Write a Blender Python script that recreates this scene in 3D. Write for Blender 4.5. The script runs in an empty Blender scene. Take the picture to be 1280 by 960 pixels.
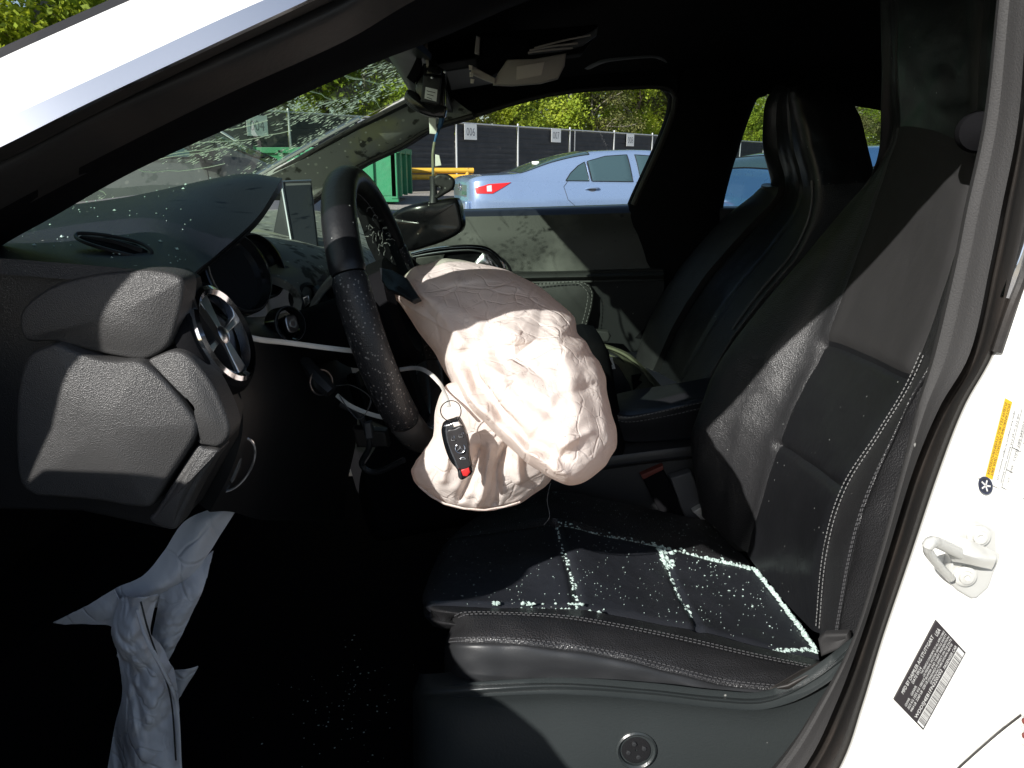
import bpy, bmesh, math, random
from mathutils import Vector, Matrix, noise
R = math.radians
random.seed(7)
SC = bpy.context.scene
COL = SC.collection
V = Vector

# ------------------------------------------------------------------ camera, sky, sun, exposure
PITCH = R(15.7)
FPX = 961.0                                   # focal length in pixels of a 1280 wide picture
CAM = V((0.0, -0.45, 1.10))
SUND = V((0.95, 1.25, -0.95)).normalized()     # direction the sunlight travels
cd = bpy.data.cameras.new('camera'); cam = bpy.data.objects.new('camera', cd); COL.objects.link(cam)
cam.location = CAM; cam.rotation_euler = (R(90) - PITCH, 0, 0)
cd.sensor_width = 36; cd.sensor_fit = 'HORIZONTAL'; cd.lens = 36 * FPX / 1280
cd.clip_start = 0.02; cd.clip_end = 2000
SC.camera = cam
w = bpy.data.worlds.new('World'); SC.world = w; w.use_nodes = True
nt = w.node_tree; sky = nt.nodes.new('ShaderNodeTexSky'); sky.sky_type = 'NISHITA'; sky.sun_disc = False
sky.sun_elevation = math.asin(-SUND.z); sky.sun_rotation = math.atan2(-SUND.x, -SUND.y)
bg = nt.nodes['Background']; bg.inputs[1].default_value = 0.085
nt.links.new(sky.outputs[0], bg.inputs[0])
sl = bpy.data.lights.new('sun', 'SUN'); sl.energy = 5.0; sl.angle = R(0.53); sl.color = (1.0, 0.97, 0.92)
so = bpy.data.objects.new('sun', sl); COL.objects.link(so)
so.rotation_euler = SUND.to_track_quat('-Z', 'Y').to_euler(); so.location = (-8, -9, 9)
SC.view_settings.view_transform = 'Standard'; SC.view_settings.look = 'None'
SC.view_settings.exposure = 0.6; SC.view_settings.gamma = 1.0
SC.cycles.max_bounces = 6; SC.cycles.diffuse_bounces = 2; SC.cycles.glossy_bounces = 3
SC.cycles.transparent_max_bounces = 16; SC.cycles.transmission_bounces = 4
SC.cycles.sample_clamp_indirect = 4.0

# ------------------------------------------------------------------ geometry helpers
SP, CP = math.sin(PITCH), math.cos(PITCH)
def ray(px, py):
    u = (px - 640) / FPX; v = (480 - py) / FPX
    return V((u, CP + v * SP, -SP + v * CP))
def W(px, py, Y):
    """the point seen at a pixel of the photograph that lies in the vertical plane y = Y (metres)"""
    d = ray(px, py); return CAM + d * ((Y - CAM.y) / d.y)
def WL(pts, Y=None):
    return [W(p[0], p[1], p[2] if len(p) > 2 else Y) for p in pts]

def cr(p0, p1, p2, p3, t):
    t2 = t * t; t3 = t2 * t
    return 0.5 * ((2 * p1) + (p2 - p0) * t + (2 * p0 - 5 * p1 + 4 * p2 - p3) * t2 + (3 * p1 - p0 - 3 * p2 + p3) * t3)
def sp_at(P, s, closed=False):
    n = len(P)
    if closed:
        i = int(math.floor(s)); t = s - i
        return cr(P[(i - 1) % n], P[i % n], P[(i + 1) % n], P[(i + 2) % n], t)
    s = max(0.0, min(n - 1.0, s)); i = min(int(s), n - 2); t = s - i
    p0 = P[i - 1] if i > 0 else P[i] * 2 - P[i + 1]
    p3 = P[i + 2] if i + 2 < n else P[i + 1] * 2 - P[i]
    return cr(p0, P[i], P[i + 1], p3, t)
def spl(P, n, closed=False):
    P = [V(p) for p in P]
    if closed: return [sp_at(P, k * len(P) / n, True) for k in range(n)]
    return [sp_at(P, k * (len(P) - 1) / (n - 1)) for k in range(n)]
def ev(ctrl, u, v):
    return sp_at([sp_at(r, v) for r in ctrl], u)
SIGN_ = {}
def vote_(c):
    t = 0.0
    for i in range(len(c) - 1):
        for j in range(len(c[0]) - 1):
            t += (c[i + 1][j] - c[i][j]).cross(c[i][j + 1] - c[i][j]).dot((CAM - c[i][j]).normalized())
    return 1 if t >= 0 else -1
def evn(ctrl, u, v):
    e = 0.02; nu = len(ctrl) - 1; nv = len(ctrl[0]) - 1
    u0, u1 = max(0, u - e), min(nu, u + e); v0, v1 = max(0, v - e), min(nv, v + e)
    n = (ev(ctrl, u1, v) - ev(ctrl, u0, v)).cross(ev(ctrl, u, v1) - ev(ctrl, u, v0))
    n = n.normalized() if n.length > 1e-12 else V((0, -1, 0))
    p = ev(ctrl, u, v); k = id(ctrl)
    if k not in SIGN_: SIGN_[k] = (ctrl, vote_(ctrl))
    return p, n * SIGN_[k][1]
def surf(ctrl, nu, nv, disp=None):
    ctrl = [[V(p) for p in r] for r in ctrl]
    rows = []
    for i in range(nu):
        u = i * (len(ctrl) - 1) / (nu - 1); row = []
        for j in range(nv):
            v = j * (len(ctrl[0]) - 1) / (nv - 1)
            if disp:
                p, n = evn(ctrl, u, v); p = p + n * disp(u, v)
            else: p = ev(ctrl, u, v)
            row.append(p)
        rows.append(row)
    return rows
import numpy as np
from mathutils.geometry import delaunay_2d_cdt
class Facets:
    """random faceted height field over a picture-plane box (creased cloth): linear over a random triangulation"""
    def __init__(s, x0, y0, x1, y1, step, amp, seed):
        rg = random.Random(seed); P = []; n = int((x1 - x0) * (y1 - y0) / step ** 2); tries = 0
        while len(P) < n and tries < n * 30:
            tries += 1; q = (rg.uniform(x0, x1), rg.uniform(y0, y1))
            if all((q[0] - a) ** 2 + (q[1] - b) ** 2 > (step * .55) ** 2 for a, b in P): P.append(q)
        P += [(x0 - 60, y0 - 60), (x1 + 60, y0 - 60), (x1 + 60, y1 + 60), (x0 - 60, y1 + 60)]
        r = delaunay_2d_cdt([V(p) for p in P], [], [], 0, 1e-6); s.v = np.array([tuple(v) for v in r[0]]); s.t = r[2]
        s.h = np.array([rg.gauss(0, amp) for _ in s.v])
    def __call__(s, X, Y):
        X = np.asarray(X); Y = np.asarray(Y); out = np.zeros_like(X)
        for a, b, c in s.t:
            (xa, ya), (xb, yb), (xc, yc) = s.v[a], s.v[b], s.v[c]
            m = (X >= min(xa, xb, xc) - .01) & (X <= max(xa, xb, xc) + .01) & (Y >= min(ya, yb, yc) - .01) & (Y <= max(ya, yb, yc) + .01)
            if not m.any(): continue
            D = (yb - yc) * (xa - xc) + (xc - xb) * (ya - yc)
            if abs(D) < 1e-9: continue
            x, y = X[m], Y[m]; l1 = ((yb - yc) * (x - xc) + (xc - xb) * (y - yc)) / D; l2 = ((yc - ya) * (x - xc) + (xa - xc) * (y - yc)) / D; l3 = 1 - l1 - l2
            ins = (l1 >= -1e-6) & (l2 >= -1e-6) & (l3 >= -1e-6); o = out[m]; o[ins] = (l1 * s.h[a] + l2 * s.h[b] + l3 * s.h[c])[ins]; out[m] = o
        return out
def crumple(p, s, a):
    q = p * s; t = 0.0; k = 1.0
    q = q + V((noise.noise(q * .7), noise.noise(q * .7 + V((9, 3, 1))), noise.noise(q * .7 + V((1, 7, 5))))) * .6
    for o in range(4):
        t += k * (abs(noise.noise(q + V((o * 3.1, 0, 0)))) - .22); q = q * 2.03; k *= .52
    return t * a

class MB:
    def __init__(s): s.v = []; s.f = []; s.m = []
    def add(s, vs, fs, mi=0):
        b = len(s.v); s.v += [V(p) for p in vs]
        for f in fs: s.f.append([b + i for i in f]); s.m.append(mi)
        return s
    def grid(s, rows, mi=0, cu=False, cv=False):
        nu, nv = len(rows), len(rows[0]); vs = [p for r in rows for p in r]; fs = []
        for i in range(nu if cu else nu - 1):
            for j in range(nv if cv else nv - 1):
                a = i * nv + j; b = i * nv + (j + 1) % nv; c = ((i + 1) % nu) * nv + (j + 1) % nv; d = ((i + 1) % nu) * nv + j
                fs.append((a, b, c, d))
        return s.add(vs, fs, mi)
    def shell(s, rows, t, mi=0, dirv=None, vec=None):
        """a sheet with real thickness t, thickened away from the camera (or along dirv)"""
        nu, nv = len(rows), len(rows[0]); N = []; vote = 0.0
        for i in range(nu):
            nr_ = []
            for j in range(nv):
                a = rows[min(i + 1, nu - 1)][j] - rows[max(i - 1, 0)][j]; b = rows[i][min(j + 1, nv - 1)] - rows[i][max(j - 1, 0)]
                n = a.cross(b); ar = n.length; n = n.normalized() if ar > 1e-12 else V((0, 0, 0))
                d = dirv if dirv is not None else (rows[i][j] - CAM).normalized()
                vote += n.dot(d); nr_.append(n)
            N.append(nr_)
        sg = t if vote >= 0 else -t
        back = [[p + n * sg for p, n in zip(r, q)] for r, q in zip(rows, N)] if vec is None else [[p + V(vec) for p in r] for r in rows]
        s.grid(rows, mi); s.grid(back, mi)
        e1 = [r[0] for r in rows], [r[0] for r in back]; e2 = [r[-1] for r in rows], [r[-1] for r in back]
        for A, B in (e1, e2, (rows[0], back[0]), (rows[-1], back[-1])): s.grid([A, B], mi)
        return s
    def box(s, c, d, rot=None, mi=0):
        c = V(c); h = V(d) / 2; vs = []
        for x in (-1, 1):
            for y in (-1, 1):
                for z in (-1, 1):
                    q = V((x * h.x, y * h.y, z * h.z)); vs.append(c + (rot @ q if rot else q))
        return s.add(vs, [(0, 1, 3, 2), (4, 6, 7, 5), (0, 4, 5, 1), (2, 3, 7, 6), (0, 2, 6, 4), (1, 5, 7, 3)], mi)
    def tube(s, pts, r, seg=8, closed=False, mi=0, flat=1.0, up=None):
        pts = [V(p) for p in pts]; n = len(pts); rr = r if isinstance(r, (list, tuple)) else [r] * n
        up = V(up) if up else V((0.13, 0.21, 0.97)); rows = []
        for i in range(n):
            t = (pts[(i + 1) % n] - pts[i - 1]) if closed else pts[min(i + 1, n - 1)] - pts[max(i - 1, 0)]
            t.normalize(); a = t.cross(up)
            if a.length < 1e-4: a = t.cross(V((1, 0, 0)))
            a.normalize(); b = a.cross(t)
            rows.append([pts[i] + (a * math.cos(2 * math.pi * k / seg) + b * math.sin(2 * math.pi * k / seg) * flat) * rr[i] for k in range(seg)])
        s.grid(rows, mi, cu=closed, cv=True)
        if not closed:
            s.add(rows[0], [tuple(range(seg))], mi); s.add(rows[-1], [tuple(reversed(range(seg)))], mi)
        return s
    def lathe(s, prof, o, ax, seg=24, mi=0, ref=None):
        """prof: list of (radius, height along axis)"""
        o = V(o); ax = V(ax).normalized(); a = ax.orthogonal().normalized() if ref is None else (V(ref) - ax * V(ref).dot(ax)).normalized(); b = ax.cross(a)
        rows = [[o + ax * h + (a * math.cos(2 * math.pi * k / seg) + b * math.sin(2 * math.pi * k / seg)) * r for k in range(seg)] for r, h in prof]
        return s.grid(rows, mi, cv=True)
    def slab(s, out, depth, bev, dome=0.0, mi=0, nrm=None, rings=True):
        """rounded slab from a 3-D outline: face toward the camera (or along nrm), bevelled rim, sides going back by depth"""
        out = [V(p) for p in out]; n = len(out); c = sum(out, V()) / n
        if nrm is None:
            nr = V()
            for i in range(n): nr += (out[i] - c).cross(out[(i + 1) % n] - c)
            nr.normalize()
            if nr.dot(CAM - c) < 0: nr = -nr
        else: nr = V(nrm).normalized()
        ins = []
        for i in range(n):
            e1 = (out[i] - out[i - 1]); e2 = (out[(i + 1) % n] - out[i])
            m1 = nr.cross(e1).normalized(); m2 = nr.cross(e2).normalized(); m = m1 + m2
            m = m.normalized() / max(.5, m.normalized().dot(m1)) if m.length > 1e-6 else m1
            if False: pass
            ins.append(m)
        area = V()
        for i in range(n): area += (out[i] - c).cross(out[(i + 1) % n] - c)
        if area.dot(nr) < 0: ins = [-m for m in ins]
        rows = [[p - nr * depth for p in out], [p - nr * bev for p in out]]
        for k in range(1, 5):
            a = k / 4 * math.pi / 2
            rows.append([p + m * bev * (1 - math.cos(a)) - nr * bev * (1 - math.sin(a)) for p, m in zip(out, ins)])
        last = rows[-1]
        if rings:
            for sc in (.86, .65, .4, .18):
                rows.append([c + (p - c) * sc + nr * dome * (1 - sc * sc) for p in last])
        s.grid(rows, mi, cv=True)
        s.add(rows[-1], [tuple(range(n))], mi); s.add(rows[0], [tuple(reversed(range(n)))], mi)
        return s
    def build(s, name, mats, parent=None, smooth=True, loc=None, bevel=0, sub=0, ang=40):
        me = bpy.data.meshes.new(name); off = V((0, 0, 0))
        q = parent
        while q is not None: off += q.location; q = q.parent
        if loc is not None: off += V(loc)
        me.from_pydata([tuple(p - off) for p in s.v], [], s.f)
        mats = mats if isinstance(mats, (list, tuple)) else [mats]
        for m in mats: me.materials.append(m)
        me.polygons.foreach_set('material_index', s.m)
        bm = bmesh.new(); bm.from_mesh(me)
        bmesh.ops.remove_doubles(bm, verts=bm.verts, dist=1e-5)
        bmesh.ops.recalc_face_normals(bm, faces=bm.faces)
        for f in bm.faces: f.smooth = smooth
        if smooth:
            for e in bm.edges:
                if len(e.link_faces) == 2 and e.calc_face_angle(0) > R(ang): e.smooth = False
        bm.to_mesh(me); bm.free()
        o = bpy.data.objects.new(name, me); COL.objects.link(o)
        if loc is not None: o.location = loc
        if parent is not None: o.parent = parent
        if bevel:
            b = o.modifiers.new('bevel', 'BEVEL'); b.width = bevel; b.segments = 2; b.limit_method = 'ANGLE'; b.angle_limit = R(35)
        if sub:
            b = o.modifiers.new('sub', 'SUBSURF'); b.levels = sub; b.render_levels = sub
        return o

def tag(o, label=None, cat=None, group=None, kind=None):
    if label: o['label'] = label
    if cat: o['category'] = cat
    if group: o['group'] = group
    if kind: o['kind'] = kind
    return o
def thing(name, label, cat, loc, rz=0, group=None):
    o = bpy.data.objects.new(name, None); COL.objects.link(o); o.location = loc; o.rotation_euler = (0, 0, rz)
    o.empty_display_size = .1
    return tag(o, label, cat, group)
def kids(o): return [c for c in ALLCHILD.get(o.name, [])] if False else list(o.children)
def dup(o, parent=None):
    c = o.copy(); COL.objects.link(c)
    if parent is not None: c.parent = parent
    for ch in list(o.children): dup(ch, c)
    return c
def text_geo(body, size=1.0):
    """flat lettering as (verts, faces) in its own xy plane, width normalised by caller"""
    cu = bpy.data.curves.new('t', 'FONT'); cu.body = body; cu.size = size; cu.resolution_u = 2
    ob = bpy.data.objects.new('t', cu); COL.objects.link(ob)
    dg = bpy.context.evaluated_depsgraph_get(); me = bpy.data.meshes.new_from_object(ob.evaluated_get(dg))
    vs = [v.co.copy() for v in me.vertices]; fs = [tuple(p.vertices) for p in me.polygons]
    bpy.data.objects.remove(ob); bpy.data.curves.remove(cu); bpy.data.meshes.remove(me)
    return vs, fs
def text_on(mb, body, O, X, Y, N, w, h, mi, x0=0., y0=0.):
    """lay text filling w x h (fractions of vectors X,Y) at (x0,y0) of the frame O,X,Y, proud along N"""
    vs, fs = text_geo(body)
    if not vs: return
    ax, bx = min(v.x for v in vs), max(v.x for v in vs); ay, by = min(v.y for v in vs), max(v.y for v in vs)
    q = [O + X * (x0 + (v.x - ax) / max(1e-6, bx - ax) * w) + Y * (y0 + (v.y - ay) / max(1e-6, by - ay) * h) + N for v in vs]
    mb.add(q, fs, mi)
def rect_on(mb, O, X, Y, N, x0, y0, x1, y1, mi):
    mb.add([O + X * x + Y * y + N for x, y in ((x0, y0), (x1, y0), (x1, y1), (x0, y1))], [(0, 1, 2, 3)], mi)

# ------------------------------------------------------------------ materials
def mat(name, col, rough=.5, metal=0., spec=.5, bump=None, var=None, specks=None, coat=0., trans=None, blotch=None, sheen=0., sss=0.):
    m = bpy.data.materials.new(name); m.use_nodes = True; t = m.node_tree; N = t.nodes; L = t.links
    b = N['Principled BSDF']; tc = N.new('ShaderNodeTexCoord')
    b.inputs['Roughness'].default_value = rough; b.inputs['Metallic'].default_value = metal
    b.inputs['Specular IOR Level'].default_value = spec; b.inputs['Coat Weight'].default_value = coat
    b.inputs['Coat Roughness'].default_value = .05
    if sheen: b.inputs['Sheen Weight'].default_value = sheen
    c = N.new('ShaderNodeRGB'); c.outputs[0].default_value = (*col, 1); out = c.outputs[0]
    def nz(scale, detail=4, dist=0.):
        n = N.new('ShaderNodeTexNoise'); n.inputs['Scale'].default_value = scale; n.inputs['Detail'].default_value = detail
        n.inputs['Distortion'].default_value = dist; L.new(tc.outputs['Object'], n.inputs['Vector']); return n
    def mix(a, colr, fac):
        x = N.new('ShaderNodeMix'); x.data_type = 'RGBA'; L.new(fac, x.inputs[0]); L.new(a, x.inputs[6])
        x.inputs[7].default_value = (*colr, 1); return x.outputs[2]
    def ramp(fac, lo, hi):
        r = N.new('ShaderNodeMapRange'); r.inputs[1].default_value = lo; r.inputs[2].default_value = hi; r.clamp = True
        L.new(fac, r.inputs[0]); return r.outputs[0]
    for (scale, colr, lo, hi) in (var or []):
        out = mix(out, colr, ramp(nz(scale).outputs[0], lo, hi))
    rmod = None
    for (scale, size, colr, dens) in (specks or []):           # small grains of dirt or dust, each its own cell
        vo = N.new('ShaderNodeTexVoronoi'); vo.inputs['Scale'].default_value = scale; L.new(tc.outputs['Object'], vo.inputs['Vector'])
        a = ramp(vo.outputs['Distance'], size, size * .6)
        sx = N.new('ShaderNodeSeparateColor'); L.new(vo.outputs['Color'], sx.inputs[0])
        g = N.new('ShaderNodeMath'); g.operation = 'LESS_THAN'; L.new(sx.outputs[0], g.inputs[0]); g.inputs[1].default_value = dens
        q = N.new('ShaderNodeMath'); q.operation = 'MULTIPLY'; L.new(a, q.inputs[0]); L.new(g.outputs[0], q.inputs[1])
        out = mix(out, colr, q.outputs[0]); rmod = q.outputs[0]
    L.new(out, b.inputs['Base Color'])
    if rough > .15 and metal < .5:
        rr = N.new('ShaderNodeMapRange'); rr.inputs[3].default_value = rough - .08; rr.inputs[4].default_value = rough + .1
        L.new(nz(9, 6).outputs[0], rr.inputs[0]); L.new(rr.outputs[0], b.inputs['Roughness'])
    prev = None
    for (kind, scale, strength, dist) in (bump or []):
        bp = N.new('ShaderNodeBump'); bp.inputs['Strength'].default_value = strength; bp.inputs['Distance'].default_value = dist
        if kind == 'vor':
            n = N.new('ShaderNodeTexVoronoi'); n.inputs['Scale'].default_value = scale; n.feature = 'F1'
            L.new(tc.outputs['Object'], n.inputs['Vector']); L.new(n.outputs['Distance'], bp.inputs['Height'])
        elif kind == 'ridge':
            n = nz(scale, 3, .8); mm = N.new('ShaderNodeMath'); mm.operation = 'SUBTRACT'; L.new(n.outputs[0], mm.inputs[0]); mm.inputs[1].default_value = .5
            ab = N.new('ShaderNodeMath'); ab.operation = 'ABSOLUTE'; L.new(mm.outputs[0], ab.inputs[0]); L.new(ab.outputs[0], bp.inputs['Height'])
        elif kind == 'crease':                                   # network of thin fold lines
            n = N.new('ShaderNodeTexVoronoi'); n.feature = 'DISTANCE_TO_EDGE'; n.inputs['Scale'].default_value = scale
            w_ = nz(scale * .35, 3); va = N.new('ShaderNodeVectorMath'); va.operation = 'MULTIPLY_ADD'; L.new(w_.outputs['Color'], va.inputs[0]); va.inputs[1].default_value = (.06, .06, .06); L.new(tc.outputs['Object'], va.inputs[2])
            L.new(va.outputs[0], n.inputs['Vector']); mx = N.new('ShaderNodeMath'); mx.operation = 'MAXIMUM'; L.new(ramp(n.outputs['Distance'], 0, .055), mx.inputs[0]); L.new(ramp(nz(scale * .5, 3).outputs[0], .44, .60), mx.inputs[1]); L.new(mx.outputs[0], bp.inputs['Height'])
        else:
            L.new(nz(scale, 5).outputs[0], bp.inputs['Height'])
        if prev: L.new(prev, bp.inputs['Normal'])
        prev = bp.outputs[0]
    if prev: L.new(prev, b.inputs['Normal'])
    if trans:                                                   # thin cloth lets some light through
        tr = N.new('ShaderNodeBsdfTranslucent'); tr.inputs[0].default_value = (*trans[1], 1)
        ms = N.new('ShaderNodeMixShader'); ms.inputs[0].default_value = trans[0]
        L.new(b.outputs[0], ms.inputs[1]); L.new(tr.outputs[0], ms.inputs[2]); L.new(ms.outputs[0], N['Material Output'].inputs[0])
    return m
def glass(name, tint, rough=0.0, fres=.03, extra=0.0, dirt=None):
    """thin pane: tinted straight-through light plus a Fresnel mirror"""
    m = bpy.data.materials.new(name); m.use_nodes = True; t = m.node_tree; N = t.nodes; L = t.links
    N.remove(N['Principled BSDF'])
    tr = N.new('ShaderNodeBsdfTransparent'); tr.inputs[0].default_value = (*tint, 1)
    gl = N.new('ShaderNodeBsdfGlossy'); gl.inputs['Roughness'].default_value = rough
    lw = N.new('ShaderNodeLayerWeight'); lw.inputs['Blend'].default_value = .5
    pw = N.new('ShaderNodeMath'); pw.operation = 'POWER'; L.new(lw.outputs['Facing'], pw.inputs[0]); pw.inputs[1].default_value = 5
    fr = N.new('ShaderNodeMath'); fr.operation = 'MULTIPLY_ADD'; L.new(pw.outputs[0], fr.inputs[0]); fr.inputs[1].default_value = .75; fr.inputs[2].default_value = fres
    ms = N.new('ShaderNodeMixShader'); L.new(fr.outputs[0], ms.inputs[0]); L.new(tr.outputs[0], ms.inputs[1]); L.new(gl.outputs[0], ms.inputs[2])
    out = ms.outputs[0]
    if dirt:
        tc = N.new('ShaderNodeTexCoord'); n = N.new('ShaderNodeTexNoise'); n.inputs['Scale'].default_value = dirt[0]; n.inputs['Detail'].default_value = 6
        L.new(tc.outputs['Object'], n.inputs['Vector'])
        r = N.new('ShaderNodeMapRange'); r.inputs[1].default_value = .45; r.inputs[2].default_value = .8; r.inputs[4].default_value = dirt[1]; L.new(n.outputs[0], r.inputs[0])
        df = N.new('ShaderNodeBsdfDiffuse'); df.inputs[0].default_value = (*dirt[2], 1)
        m2 = N.new('ShaderNodeMixShader'); L.new(r.outputs[0], m2.inputs[0]); L.new(out, m2.inputs[1]); L.new(df.outputs[0], m2.inputs[2]); out = m2.outputs[0]
    L.new(out, N['Material Output'].inputs[0])
    return m
GRAIN = [('vor', 900, .35, .0006), ('noise', 60, .12, .002)]
M = {}
M['dash'] = mat('grained_dash_plastic', (.0135, .0165, .023), .42, bump=GRAIN, specks=[(90, .16, (.35, .36, .34), .05)])
M['dash_end'] = mat('grained_end_plastic', (.046, .045, .045), .40, bump=[('vor', 1150, .55, .0007), ('noise', 40, .15, .002)])
M['leather'] = mat('black_grained_leather', (.019, .019, .0205), .36, spec=.7, bump=[('vor', 640, .65, .0010), ('noise', 26, .3, .005)], specks=[(120, .10, (.4, .42, .4), .02)])
M['vinyl'] = mat('smooth_black_upholstery', (.0085, .009, .0105), .38, bump=[('noise', 700, .15, .0006), ('noise', 14, .35, .01)], specks=[(150, .15, (.4, .42, .4), .06)])
M['cushion'] = mat('smooth_cushion_upholstery', (.022, .024, .030), .42, bump=[('noise', 700, .15, .0006), ('noise', 14, .35, .01)], specks=[(150, .15, (.4, .42, .4), .10)])
M['suede'] = mat('matt_grey_black_cloth', (.018, .0175, .018), .75, bump=[('noise', 900, .3, .0006), ('noise', 12, .3, .01)])
M['plastic'] = mat('black_plastic', (.022, .023, .025), .42, bump=[('noise', 500, .2, .0006)], specks=[(70, .12, (.3, .3, .28), .04)])
M['seatplastic'] = mat('seat_base_plastic', (.029, .034, .035), .30, bump=[('noise', 420, .3, .0008)], specks=[(60, .10, (.3, .3, .28), .06)])
M['black'] = mat('matt_black', (.005, .005, .006), .8, spec=.08, bump=[('noise', 300, .3, .001)])
M['headliner'] = mat('black_headliner_cloth', (.006, .006, .007), .9, spec=.05, bump=[('noise', 600, .3, .001)])
M['carpet'] = mat('black_carpet', (.005, .005, .006), .95, spec=.05, bump=[('noise', 260, .9, .006)])
M['gloss'] = mat('gloss_black', (.012, .012, .013), .12, bump=[('noise', 5, .05, .01)])
M['rubber'] = mat('dusty_rubber', (.016, .0145, .0135), .55, bump=[('noise', 240, .25, .001)], var=[(14, (.032, .025, .021), .5, .75)])
M['ptrim'] = mat('woven_pillar_trim', (.029, .028, .028), .7, bump=[('noise', 800, .5, .0008)], specks=[(60, .12, (.4, .4, .38), .04)])
M['chrome'] = mat('chrome', (.78, .80, .84), .10, 1.)
M['strip'] = mat('brushed_bright_strip', (.88, .90, .93), .30, 1.)
M['satin'] = mat('satin_silver', (.62, .63, .65), .28, 1.)
M['white'] = mat('white_car_paint', (.80, .79, .75), .35, coat=.6, bump=[('noise', 3, .04, .01)], var=[(4, (.74, .73, .68), .55, .8)])
M['zinc'] = mat('painted_striker_steel', (.60, .60, .57), .38, .25, bump=[('noise', 60, .2, .001)], var=[(45, (.42, .41, .38), .55, .8)])
M['greytrim'] = mat('dusty_grey_pillar_cover', (.26, .265, .245), .6, bump=[('noise', 500, .3, .0008)],
                    specks=[(30, .26, (.03, .03, .028), .34), (38, .24, (.55, .56, .48), .30), (80, .24, (.62, .63, .55), .3)], var=[(9, (.34, .34, .22), .58, .68), (34, (.05, .05, .042), .57, .63)])
M['doortrim'] = mat('dusty_door_plastic', (.036, .037, .034), .5, bump=[('noise', 500, .3, .0008)],
                    specks=[(30, .20, (.012, .012, .012), .16), (60, .2, (.02, .02, .02), .12)], var=[(7, (.15, .15, .14), .5, .8)])
M['doorpad'] = mat('door_pad_leather', (.030, .031, .031), .5, bump=GRAIN)
M['perf'] = mat('perforated_leather', (.020, .020, .022), .38, bump=[('vor', 700, .4, .0008)], specks=[(260, .30, (.22, .21, .2), .8)])
M['airbag'] = mat('airbag_nylon', (.88, .80, .745), .8, spec=.2, bump=[('ridge', 9, .5, .02), ('crease', 17, .45, .003), ('crease', 33, .45, .0018), ('crease', 70, .35, .0009), ('noise', 900, .3, .0006)],
                  specks=[(170, .13, (.30, .22, .20), .10)], var=[(6, (.72, .56, .48), .6, .8)], trans=(.38, (.94, .78, .69)))
M['kneebag'] = mat('knee_airbag_nylon', (.78, .78, .80), .8, spec=.2, bump=[('ridge', 12, .4, .015), ('crease', 24, .5, .003)], trans=(.3, (.6, .6, .65)), var=[(10, (.35, .34, .36), .6, .8)])
M['ziptie'] = mat('white_nylon_strap', (.62, .61, .57), .4)
M['thread'] = mat('pale_stitching', (.16, .16, .16), .8)
M['darkthread'] = mat('grey_stitching', (.06, .06, .064), .8)
M['paper'] = mat('white_paper', (.88, .88, .86), .7)
M['labelpaper'] = mat('label_paper', (.60, .60, .58), .6)
M['ink'] = mat('black_ink', (.02, .02, .02), .6)
M['labelblack'] = mat('black_label', (.03, .026, .028), .45)
M['yellowband'] = mat('yellow_label_band', (.62, .38, .02), .5)
M['orangeband'] = mat('orange_label_band', (.45, .16, .02), .5)
M['wheelblue'] = mat('dark_blue_print', (.03, .035, .06), .5)
M['shard'] = mat('crushed_glass', (.66, .80, .76), .22, spec=.8, trans=(.3, (.6, .85, .78)))
M['fleck'] = mat('glass_spall', (.85, .90, .80), .5, trans=(.5, (.75, .85, .7)))
M['windscreen'] = glass('windscreen_glass', (.55, .66, .55), 0.0, .02, dirt=(7, .05, (.5, .55, .48)))
M['pane'] = glass('clear_pane', (.95, .97, .96), 0.0, .015)
M['tint'] = glass('tinted_pane', (.50, .58, .58), 0.0, .02)
M['screen'] = mat('glass_display', (.02, .022, .025), .05, spec=.6)
M['red'] = mat('red_plastic', (.62, .03, .03), .35)
M['buckle'] = mat('red_brown_button', (.16, .035, .025), .5)
M['cream'] = mat('tan_grey_plastic', (.46, .41, .36), .55, bump=[('noise', 300, .2, .001)], specks=[(50, .15, (.05, .05, .04), .1)])
M['card'] = mat('pale_card', (.72, .64, .56), .6)
M['console'] = mat('grey_console_plastic', (.085, .088, .092), .5, bump=[('noise', 300, .2, .001)])
M['olive'] = mat('olive_moulding', (.16, .165, .11), .6, bump=[('noise', 80, .4, .003)], var=[(14, (.07, .075, .05), .45, .7)])
M['white2'] = mat('white_connector', (.7, .7, .64), .5)
M['wireblue'] = mat('blue_cable_tape', (.03, .10, .22), .6)
M['keyface'] = mat('key_face', (.03, .028, .029), .38)
# ================================================================== THE WRECKED CAR
CAR = thing('wrecked_car', 'white car seen through its open driver doorway, front airbag hanging from the steering wheel', 'car', (.3, .9, -.15))
def part(name, mb, mats, parent=None, **k): return mb.build(name, mats, parent or CAR, **k)
def tubepart(name, pts, r, m, parent, **k):
    mb = MB(); mb.tube(pts, r, **k); return mb.build(name, m, parent)
def dashes(name, pts, parent, m, r=.0011, step=.0075, duty=.62):
    """a row of single stitches along a path, as raised threads"""
    mb = MB(); pts = [V(p) for p in pts]; L = [0]
    for a, b in zip(pts, pts[1:]): L.append(L[-1] + (b - a).length)
    def at(s):
        for i in range(len(pts) - 1):
            if s <= L[i + 1] or i == len(pts) - 2:
                return pts[i].lerp(pts[i + 1], (s - L[i]) / max(1e-9, L[i + 1] - L[i]))
    s = 0
    while s + step * duty < L[-1]:
        mb.tube([at(s), at(s + step * duty)], r, seg=5); s += step
    return tag(mb.build(name, m, parent), kind='stuff')
def on(ctrl, uv, off=.001, n=60):
    """points on a surface given by a path of (u,v) parameters, lifted by off"""
    P = spl([V((u, v, 0)) for u, v in uv], n); out = []
    for q in P:
        p, nn = evn(ctrl, q.x, q.y); out.append(p + nn * off)
    return out

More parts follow.
